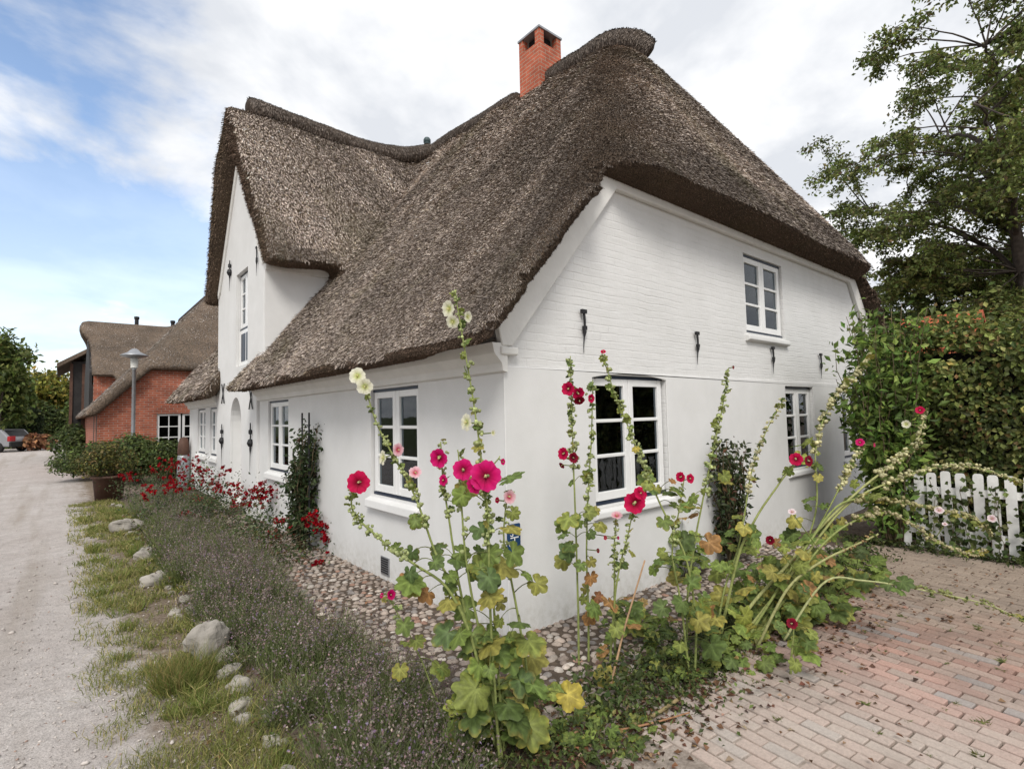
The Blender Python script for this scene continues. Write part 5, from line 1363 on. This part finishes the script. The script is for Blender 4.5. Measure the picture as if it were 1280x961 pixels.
hollyhock([(940, 812), (980, 730), (1020, 665), (1050, 610), (1066, 578), (1076, 556)], dH+.1, dH+.5, 'hollyhock with a bright magenta bloom against the dark corner shrub',
          [(1075, 553, .036, 'magenta', UPv*.4), (1092, 556, .018, 'magenta', Rg)], buds=(.6, 1.0, 30), bsize=.013, bcol=SEED, nleaf=8)
hollyhock([(960, 808), (990, 720), (1020, 640), (1020, 560), (1040, 500), (1070, 468), (1090, 440)], dH+.15, dH+.7, 'hollyhock reaching up before the corner shrub with a pale green seed spike',
          [], buds=(.5, 1.0, 58), bcol=SEED, bsize=.014, nleaf=10)
hollyhock([(945, 812), (985, 735), (1030, 700), (1065, 683), (1098, 667)], dH-.1, dH, 'short bare hollyhock stalk pointing right over the paving',
          [(963, 675, .035, 'dark', Lf*.5), (990, 640, .03, 'palepink', UPv)], buds=(.7, 1.0, 8), bcol=(.3, .2, .1), nleaf=7, stem=(.010, .006), stemcol=(.32, .32, .14), dry=.4)
hollyhock([(980, 800), (1030, 728), (1080, 726), (1130, 733), (1190, 745), (1240, 757), (1285, 778)], dH-.15, dH-.15, 'hollyhock stalk lying low out over the brick paving',
          [(1122, 733, .018, 'palepink', UPv)], buds=(.5, 1.0, 30), bcol=(.30, .32, .12), bsize=.010, nleaf=3, stem=(.008, .003), stemcol=(.36, .38, .18))
hollyhock([(988, 842), (990, 815), (992, 790), (990, 778)], gdep(988, 850), gdep(988, 850)-.02, 'stub of hollyhock with one dark red bloom close to the paving',
          [(990, 779, .036, 'dark', UPv*.1)], buds=None, nleaf=5, lsize=.13, lspan=(.3, 1.0))

# big low leaves and wild plants in the gable bed
def herb(name, loc, rad, n, ls, pal, wts, label, hgt=.25, lobed=True, group=None):
    t = thing(name, loc, label, 'plant', group); mb = MB()
    for k in range(n):
        a = rng.uniform(0, 2*PI); r = rad*math.sqrt(rng.random()); h_ = hgt*rng.uniform(.25, 1)*(1.1-.6*r/rad)
        P1 = np.array([r*math.cos(a), r*math.sin(a), h_]); P0 = np.array([P1[0]*.3, P1[1]*.3, 0])
        tt = np.linspace(0, 1, 5)[:, None]; mb.tube(P0+(P1-P0)*tt, .002, 4, (.16, .19, .06))
        c = np.array(pal[rng.choice(len(pal), p=np.array(wts)/sum(wts))])*math.exp(rng.normal(0, .2))
        hleaf(mb, P1, np.array([0, 0, 1])+rand_unit(1)[0]*.6+unit(CAM-np.array(loc)-P1)*.4, np.array([math.cos(a), math.sin(a), -.1]), ls*rng.uniform(.5, 1.15), c)
    o = mb.build('foliage', MAT['leaf'], t, True); return t
spots = [(850, 720, .30, 30, .13, .75, 'tall clump of lobed hollyhock leaves below mid gable'), (900, 700, .35, 34, .13, .70, 'leafy hollyhock clump before the slender dark shrub'),
         (960, 790, .34, 44, .13, .62, 'bright green hollyhock clump at the paving edge'), (1010, 770, .34, 40, .12, .66, 'hollyhock leaf clump left of the low magenta stub'),
         (1060, 735, .30, 36, .10, .45, 'low leafy clump near the picket fence'), (800, 800, .26, 26, .10, .30, 'low dark leafy clump under the large gable window'),
         (850, 845, .22, 24, .075, .16, 'creeping round leaved weed at the sandy paving corner'), (615, 930, .20, 22, .13, .42, 'hollyhock leaf clump at the foot of the corner plants'),
         (690, 905, .28, 26, .075, .14, 'low weed in the leaf litter at the bed corner'), (760, 925, .24, 22, .06, .12, 'small weed nearest the camera in the leaf litter'), (930, 830, .22, 24, .08, .22, 'low leafy weed along the middle of the paving edge')]
for px, py, rad, n, ls, hg, lb in spots:
    p = ground(px, py); herb('leafy_clump', (p[0], p[1], 0), rad, int(n*1.9), ls*.95, [(.155, .22, .05), (.195, .255, .06), (.10, .14, .04), (.27, .29, .07), (.31, .21, .08)], [3, 3, 3, 1.2, .6], lb, hg)

# ------------------------------------------------------------------ roses
def rose_bush(px, py, heads, label, nl=420, h=.62, r=.34, dY=0, org=None):
    p = ground(px, py) if org is None else np.array(org); org = np.array([p[0], p[1], 0])
    t = thing('rose_bush', tuple(org), label, 'rose', 'red roses along the lavender bed')
    sm = MB(); P = []; d = depth_of(org+np.array([0, 0, .4]))
    for hx, hy, hr in heads:
        e = dep(hx, hy, d)-org; tt = np.linspace(0, 1, 8)[:, None]; b0 = np.array([rng.normal(0, .05), rng.normal(0, .05), 0])
        pts = b0+(e-b0)*np.hstack([tt**1.3, tt**1.3, tt]); sm.tube(pts, np.linspace(.007, .003, 8), 5)
        P.append(pts[2:])
        R = 1.7*hr*d/F; nb = int(np.clip(15*(hr/9), 8, 22)); mb = MB()
        for k in range(nb):
            c = e+rand_unit(1)[0]*R*np.array([1, 1, .8])*rng.uniform(.3, 1); s = rng.uniform(.022, .034)
            n = 16; u = rand_unit(n); q = c+u*s*.45
            cc = pick([(.36, .006, .014), (.27, .004, .012), (.46, .012, .02), (.20, .003, .01)], [3, 3, 1, 1], n)
            leaf_cloud(mb, q, s*1.1, cc, out=u, up=.2, aspect=.95, cvar=.15, droop=-.3, fold=.4)
        mb.build('flower_cluster', MAT['petal'], t)
        leafp = e+rng.normal(0, 1, (60, 3))*np.array([R*1.1, R*1.1, R]) - np.array([0, 0, R*.8]); P.append(leafp)
    sm.build('stem', MAT['woodystem'], t, True)
    q, _ = blob_pts((0, 0, h*.45), (r, r, h*.5), nl, .2); P = np.vstack(P+[q]); P = P[P[:, 2] > .02]; P = P+rng.normal(0, .03, P.shape)
    mb = MB(); leaf_cloud(mb, P, .05, pick([(.07, .10, .04), (.05, .07, .03), (.13, .16, .08), (.10, .06, .035)], [3, 3, 2, .6], len(P)), up=.5); mb.build('foliage', MAT['leaf'], t)
    return t
rose_bush(0, 0, [(325, 608, 9), (332, 622, 9), (318, 618, 8), (338, 612, 6), (310, 630, 6)], 'red rose bush before the arched front door', org=(-.72, 6.2))
rose_bush(0, 0, [(403, 660, 9), (412, 672, 10), (392, 650, 8), (422, 684, 9), (434, 692, 9), (418, 664, 7), (385, 650, 6)], 'red rose bush in front of the trellis climber', org=(-.62, 4.1), h=.7)
rose_bush(0, 0, [(240, 575, 7), (250, 592, 9), (262, 603, 8), (256, 590, 6), (243, 600, 6), (270, 604, 5)], 'red rose bush beneath the two far windows', org=(-.6, 9.6))
rose_bush(0, 0, [(205, 583, 9), (218, 577, 8), (195, 590, 5), (226, 588, 6)], 'red rose bush left of the far cottage corner', org=(-1.0, 11.0))
rose_bush(0, 0, [(158, 595, 7), (163, 597, 6)], 'small red rose right behind the brown tub', org=(-1.45, 11.0), nl=200)
rose_bush(0, 0, [(182, 615, 8), (205, 655, 9), (198, 660, 6)], 'low red rose at the stone edge of the bed', org=(-1.3, 7.4), nl=260, h=.45)
rose_bush(0, 0, [(262, 668, 11), (250, 660, 8), (278, 664, 9), (258, 673, 7), (235, 648, 8)], 'red rose bush in the middle of the lavender', org=(-1.05, 6.4), nl=300, h=.5)
rose_bush(0, 0, [(232, 640, 8), (215, 612, 8), (280, 590, 6)], 'red rose bush among the lavender, farther back', org=(-1.0, 8.3), nl=320, h=.5)
rose_bush(0, 0, [(300, 612, 8), (288, 622, 7), (278, 610, 7), (296, 634, 6)], 'red rose bush left of the arched front door', org=(-.62, 7.6))
rose_bush(0, 0, [(352, 650, 7), (366, 664, 7), (344, 668, 6)], 'small red rose below the second lane window', org=(-.55, 5.1), nl=260, h=.45)
rose_bush(0, 0, [(222, 598, 8), (232, 612, 8), (210, 604, 7), (243, 622, 7)], 'red rose bush among lavender in front of the far cottage corner', org=(-1.1, 9.2), nl=300, h=.5)
rose_bush(0, 0, [(427, 718, 8), (398, 706, 5)], 'low red rose spray over the cobbles', org=(-.62, 3.3), nl=220, h=.3)

# ------------------------------------------------------------------ lavender bed
def strip_blades(mb, P, d, L_, w_, cols, bend=.35):
    n = len(P); side = unit(np.cross(d, rand_unit(n))); bd = rand_unit(n)*np.array([1, 1, .2]); 
    m = P+d*(L_*.55)[:, None]; tip = P+unit(d+bd*bend)*L_[:, None]
    V = np.stack([P-side*w_[:, None], P+side*w_[:, None], m+side*w_[:, None]*.7, m-side*w_[:, None]*.7, tip], 1).reshape(-1, 3)
    i = np.arange(n)*5
    mb.add(V, [np.stack([i, i+1, i+2, i+3], 1), np.stack([i+3, i+2, i+4], 1)], np.repeat(cols, 5, 0))
    return tip
nC = 300
cy = -1.25+11.2*rng.random(nC)**1.25; cx = rng.uniform(-1.62, -.95, nC)
wide = np.where(cy < 4.5, 0, np.clip((cy-4.5)*.05, 0, .15)); cx += wide
mb = MB()
for x, y in zip(cx, cy):
    ns = 150 if y < 3.5 else 80
    if y < -.6 and x > -1.05: continue
    a = rng.uniform(0, 2*PI, ns); r = np.sqrt(rng.random(ns))*.10; P = np.stack([x+r*np.cos(a), y+r*np.sin(a), np.zeros(ns)], 1)
    d = unit(np.stack([np.cos(a)*r*5.5+rng.normal(0, .12, ns), np.sin(a)*r*5.5+rng.normal(0, .12, ns), np.ones(ns)], 1))
    h0 = rng.uniform(.15, .38) if y < 2 else rng.uniform(.28, .45)
    Ls = h0*rng.uniform(.55, 1.1, ns); grey = rng.random()
    c = pick([(.15, .185, .06), (.21, .235, .10), (.10, .135, .045), (.24, .24, .14)], [3, 3, 3, 1.5*grey+.2], ns)*np.exp(rng.normal(0, .2, (ns, 1)))
    tip = strip_blades(mb, P, d, Ls, np.full(ns, .0016 if y < 4 else .003), c)
    # flower spikes, mostly over and brownish purple
    k = rng.random(ns) < .40; q = tip[k]; m_ = len(q)
    for s in range(4):
        cc = pick([(.25, .185, .185), (.18, .13, .125), (.32, .26, .235), (.26, .19, .29)], [3, 3, 2, .5], m_)
        leaf_cloud(mb, q-d[k]*(s*.012)+rng.normal(0, .0025, q.shape), .0145, cc, up=.3, cvar=.25, aspect=.7)
    # leaf tufts near the ground
    nl = ns; a = rng.uniform(0, 2*PI, nl); r = np.sqrt(rng.random(nl))*.15
    P = np.stack([x+r*np.cos(a), y+r*np.sin(a), rng.uniform(.01, h0*.55, nl)], 1); d = unit(np.stack([np.cos(a)*.5, np.sin(a)*.5, np.full(nl, .8)], 1)+rng.normal(0, .3, (nl, 3)))
    strip_blades(mb, P, d, rng.uniform(.05, .10, nl), np.full(nl, .0028 if y < 4 else .004), pick([(.11, .14, .055), (.15, .175, .08), (.08, .105, .04)], [3, 3, 2], nl)*np.exp(rng.normal(0, .2, (nl, 1))))
tag(mb.build('lavender', MAT['leaf']), 'bed of fading lavender between the lane and the cobbles', 'lavender', kind='stuff')

# grass of the verge and green ground cover
def grass_patch(mb, n, xr, yr, dens, Lr, pal, wts, wd=.002, z=.0):
    x = rng.uniform(*xr, n); y = yr[0]+(yr[1]-yr[0])*rng.random(n)**1.6
    k = dens(x, y) > rng.random(n); x, y = x[k], y[k]; m = len(x)
    P = np.stack([x, y, np.full(m, z)], 1); d = unit(rng.normal(0, .38, (m, 3))+np.array([0, 0, 1.0])); d[:, 2] = np.abs(d[:, 2])
    f = np.clip(y/5, 0, 1.6)
    strip_blades(mb, P, d, rng.uniform(*Lr, m), wd*(1+f), pick(pal, wts, m)*np.exp(rng.normal(0, .2, (m, 1))), .7)
mb = MB()
vg_ = [(.21, .23, .06), (.15, .18, .045), (.33, .30, .11), (.42, .36, .17)]
def dn(x, y):
    return np.clip((fbm(x, y, 2.6, 41)*.6+fbm(x, y, 9, 43)*.4-.40)*5, 0, 1)*np.clip((x+2.50)/.22, 0, 1)*np.clip((-1.60-x)/.12, 0, 1)
grass_patch(mb, 70000, (-2.5, -1.58), (-1.6, 11.5), dn, (.03, .11), vg_, [3, 3, 2.2, 1.4])
def dn2(x, y): return np.clip((fbm(x, y, 2.1, 47)-.40)*4, 0, 1)*(x < -1.3)*np.clip((x+2.2)/.3, 0, 1)
grass_patch(mb, 7000, (-2.1, -1.2), (-1.7, .6), dn2, (.05, .16), vg_, [3, 3, 2, 1])
# one tall tuft beside the boulder
c_ = ground(228, 858); a = rng.uniform(0, 2*PI, 700); r = np.sqrt(rng.random(700))*.16
P = np.stack([c_[0]+r*np.cos(a), c_[1]+r*np.sin(a), 0*a], 1); d = unit(np.stack([np.cos(a)*r*3, np.sin(a)*r*3, np.ones(700)], 1)+rng.normal(0, .15, (700, 3)))
strip_blades(mb, P, d, rng.uniform(.12, .28, 700), np.full(700, .002), pick([(.17, .19, .05), (.32, .25, .10), (.13, .16, .04)], [3, 2, 2], 700))
for k in range(105):
    y0 = -1.4+12*rng.random()**1.7; x0 = rng.uniform(-2.28, -1.62); n = rng.integers(40, 150); rr = rng.uniform(.04, .11)
    a = rng.uniform(0, 2*PI, n); r = np.sqrt(rng.random(n))*rr; P = np.stack([x0+r*np.cos(a), y0+r*np.sin(a), 0*a], 1)
    d = unit(np.stack([np.cos(a)*r*6, np.sin(a)*r*6, np.ones(n)], 1)+rng.normal(0, .25, (n, 3))); hue = rng.random()
    strip_blades(mb, P, d, rng.uniform(.04, .17, n)*rng.uniform(.6, 1.2), np.full(n, .0022*(1+np.clip(y0/5, 0, 1.5))), pick([(.16, .21, .05), (.22, .24, .065), (.40, .34, .14)], [3-2*hue, 2, .3+2*hue], n)*np.exp(rng.normal(0, .2, (n, 1))), .6)
tag(mb.build('grass', MAT['leaf']), 'dry patchy grass on the verge between gravel and stones', 'grass', kind='stuff')
mb = MB()
n = 5200; x = rng.uniform(-1.75, -.15, n); y = rng.uniform(3.2, 9.5, n); k = (fbm(x, y, 1.2, 61) > .38) & (x < -.35+.3*(y > 6)); P = np.stack([x[k], y[k], rng.uniform(.02, .20, k.sum())], 1)
leaf_cloud(mb, P, .05, pick([(.12, .135, .04), (.08, .10, .03), (.18, .16, .06), (.16, .08, .04)], [3, 3, 1.5, 1], len(P)), up=.9)
n = 3800; x = rng.uniform(-.3, 4.4, n); y = -1.08+rng.normal(0, .16, n); k = (y < -.72); P = np.stack([x[k], y[k], rng.uniform(.01, .20, k.sum())*np.clip(1.5-np.abs(y[k]+1.0)*3, .2, 1)], 1)
leaf_cloud(mb, P, .045, pick([(.06, .085, .028), (.09, .12, .035), (.04, .055, .02), (.16, .15, .05)], [3, 3, 2, 1], len(P)), up=.9)
n = 1500; x = rng.uniform(4.2, 5.1, n); y = rng.uniform(-3, -.6, n); P = np.stack([5.0-rng.exponential(.06, n), y, rng.uniform(.01, .12, n)], 1)
leaf_cloud(mb, P, .05, pick([(.05, .07, .022), (.08, .10, .03)], [3, 2], n), up=.9)
n = 2600; P = np.stack([rng.uniform(-1.15, .7, n), -1.2+rng.normal(0, .17, n), rng.uniform(.01, .11, n)], 1); leaf_cloud(mb, P, .032, pick([(.09, .12, .035), (.13, .16, .05), (.05, .065, .022)], [3, 2, 2], n), up=.9)
n = 900; P = np.stack([rng.uniform(-1.75, -1.2, n), rng.uniform(-1.6, .2, n), rng.uniform(.01, .08, n)], 1); leaf_cloud(mb, P, .035, pick([(.10, .13, .035), (.15, .16, .05)], [3, 2], n), up=.9)
tag(mb.build('ground_cover', MAT['leaf']), 'low mixed greenery filling the flower beds', 'ground cover', kind='stuff')
# dead leaves
mb = MB()
def litter(n, f, ls, z=.03):
    x, y = f(n); P = np.stack([x, y, z+rng.uniform(0, .02, len(x))], 1)
    leaf_cloud(mb, P, ls, pick([(.17, .085, .045), (.11, .055, .032), (.27, .165, .10), (.07, .042, .03), (.34, .25, .17)], [3, 3, 2, 2.5, 1], len(x)), up=2.2, cvar=.3, aspect=.8, fold=.5)
litter(1000, lambda n: (rng.uniform(-1.1, .5, n), -1.25+rng.normal(0, .20, n)), .036, .02)
litter(420, lambda n: (rng.uniform(.2, 3.5, n), -1.32+rng.normal(0, .10, n)), .045, .03)
litter(240, lambda n: (rng.normal(1.6, .9, n), -1.55-rng.exponential(.22, n)), .032, .045)
litter(300, lambda n: (rng.uniform(-2.0, -1.2, n), rng.uniform(-1.6, 1.5, n)), .03, .015)
litter(260, lambda n: (rng.uniform(-.9, -.1, n), rng.uniform(.5, 6, n)), .035, .05)
litter(130, lambda n: (rng.uniform(2.5, 4.5, n), rng.uniform(-2.6, -1.2, n)), .035, .05)
tag(mb.build('leaf_litter', MAT['leaf']), 'fallen brown leaves strewn over beds and paving', 'leaf litter', kind='stuff')
# weeds in the joints of the paving
mb = MB()
for k in range(60):
    x, y = rng.uniform(.3, 3.4), rng.uniform(-2.8, -1.35)
    n = rng.integers(6, 16); a = rng.uniform(0, 2*PI, n); P = np.tile([x, y, .035], (n, 1))+rng.normal(0, .008, (n, 3))*np.array([1, 1, 0])
    d = unit(np.stack([np.cos(a), np.sin(a), rng.uniform(.2, .8, n)], 1)); s = rng.uniform(.3, 1.0)
    strip_blades(mb, P, d, rng.uniform(.03, .06, n)*s, np.full(n, .005*s), pick([(.14, .17, .05), (.20, .19, .07), (.09, .11, .035)], [3, 2, 2], n), .5)
tag(mb.build('weeds', MAT['leaf']), 'small weeds sprouting from the paving joints', 'weeds', kind='stuff')

# twigs and dead stalks at the bed corner
for k, (a, b_, lb, r_) in enumerate((((865, 850), (735, 808), 'bare tan stalk rising left of centre', .008),)): pass
def stalk(path, d0, d1, r0_, r1_, label, col):
    n0 = len(path); pts = spline(np.array([dep(px, py, d0+(d1-d0)*k/(n0-1)) for k, (px, py) in enumerate(path)]), 14); org = np.array([pts[0][0], pts[0][1], 0])
    mb = MB(); mb.tube(pts-org, np.linspace(r0_, r1_, 14), 7, col); o = mb.build('dead_stalk', MAT['colsolid'], None, True); o.location = org; tag(o, label, 'stalk'); return o
stalk([(762, 862), (772, 820), (782, 780), (806, 700)], gdep(762, 866), gdep(762, 866)+.1, .008, .005, 'bare tan stalk standing among the low weeds below the window', (.42, .27, .16))
stalk([(788, 908), (815, 895), (850, 872)], gdep(788, 915), gdep(850, 890), .012, .010, 'thick cut brown stalk lying at the sandy corner', (.26, .20, .10))
stalk([(775, 912), (820, 902), (862, 890)], gdep(775, 925), gdep(862, 905), .006, .004, 'thin reddish stalk lying beside the thick cut one', (.32, .17, .09))

# ------------------------------------------------------------------ edging stones
def stone(loc, s, label, group=None, seed=0, col=None):
    rs = np.random.default_rng(seed); n, m = 14, 9; V = []
    ph = rs.uniform(0, 6, 6)
    for i in range(1, m):
        for j in range(n):
            t = PI*i/m; a = 2*PI*j/n
            u = np.array([math.sin(t)*math.cos(a), math.sin(t)*math.sin(a), math.cos(t)])
            u = np.sign(u)*np.abs(u)**.82
            V.append(u*(1+.12*math.sin(3*a+ph[0]+2*t)+.09*math.sin(5*t+ph[1]+a*2)+rs.normal(0, .025)))
    V = np.array(V+[(0, 0, 1.0), (0, 0, -1.0)])*np.array(s)
    f = [(i*n+j, (i+1)*n+j, (i+1)*n+(j+1) % n, i*n+(j+1) % n) for i in range(m-2) for j in range(n)]
    f += [((m-1)*n, j, (j+1) % n) for j in range(n)]+[((m-1)*n+1, (m-2)*n+(j+1) % n, (m-2)*n+j) for j in range(n)]
    mb = MB(); mb.add(V, f); o = mb.build('edging_stone', MAT['stone'], None, False); o.location = (loc[0], loc[1], loc[2] if len(loc) > 2 else s[2]*.45); o.rotation_euler = (rs.normal(0, .1), rs.normal(0, .1), rs.uniform(0, 6))
    sm = o.modifiers.new('bevel', 'BEVEL'); sm.width = s[0]*.08; sm.segments = 2
    return tag(o, label, 'stone', group)
p = ground(260, 822); stone((p[0], p[1], .12), (.14, .12, .13), 'largest pale grey boulder edging the lavender near the grass tuft', seed=2)
p = ground(160, 664); stone((p[0], p[1], .07), (.24, .17, .12), 'flat pale boulder at the far end of the stone edging', seed=4)
p = ground(180, 700); stone((p[0], p[1]), (.10, .09, .10), 'rounded tan stone, middle of the three mid edging stones', seed=5)
p = ground(188, 732); stone((p[0], p[1]), (.12, .09, .08), 'low broad stone nearest of the mid edging stones', seed=6)
p = ground(190, 690); stone((p[0], p[1]), (.08, .07, .06), 'grey stone farthest of the mid edging stones', seed=7)
k = 0
for y in np.concatenate([np.arange(-.7, 5.2, .26), np.arange(5.4, 11, .5)]):
    for q in range(rng.integers(1, 3)):
        s = rng.uniform(.025, .065); k += 1
        stone((-1.71+rng.normal(0, .045), y+rng.normal(0, .09), s*.3), (s*1.25, s, s*.75), 'small rounded stone edging the lavender bed', 'small edging stones', seed=20+k)
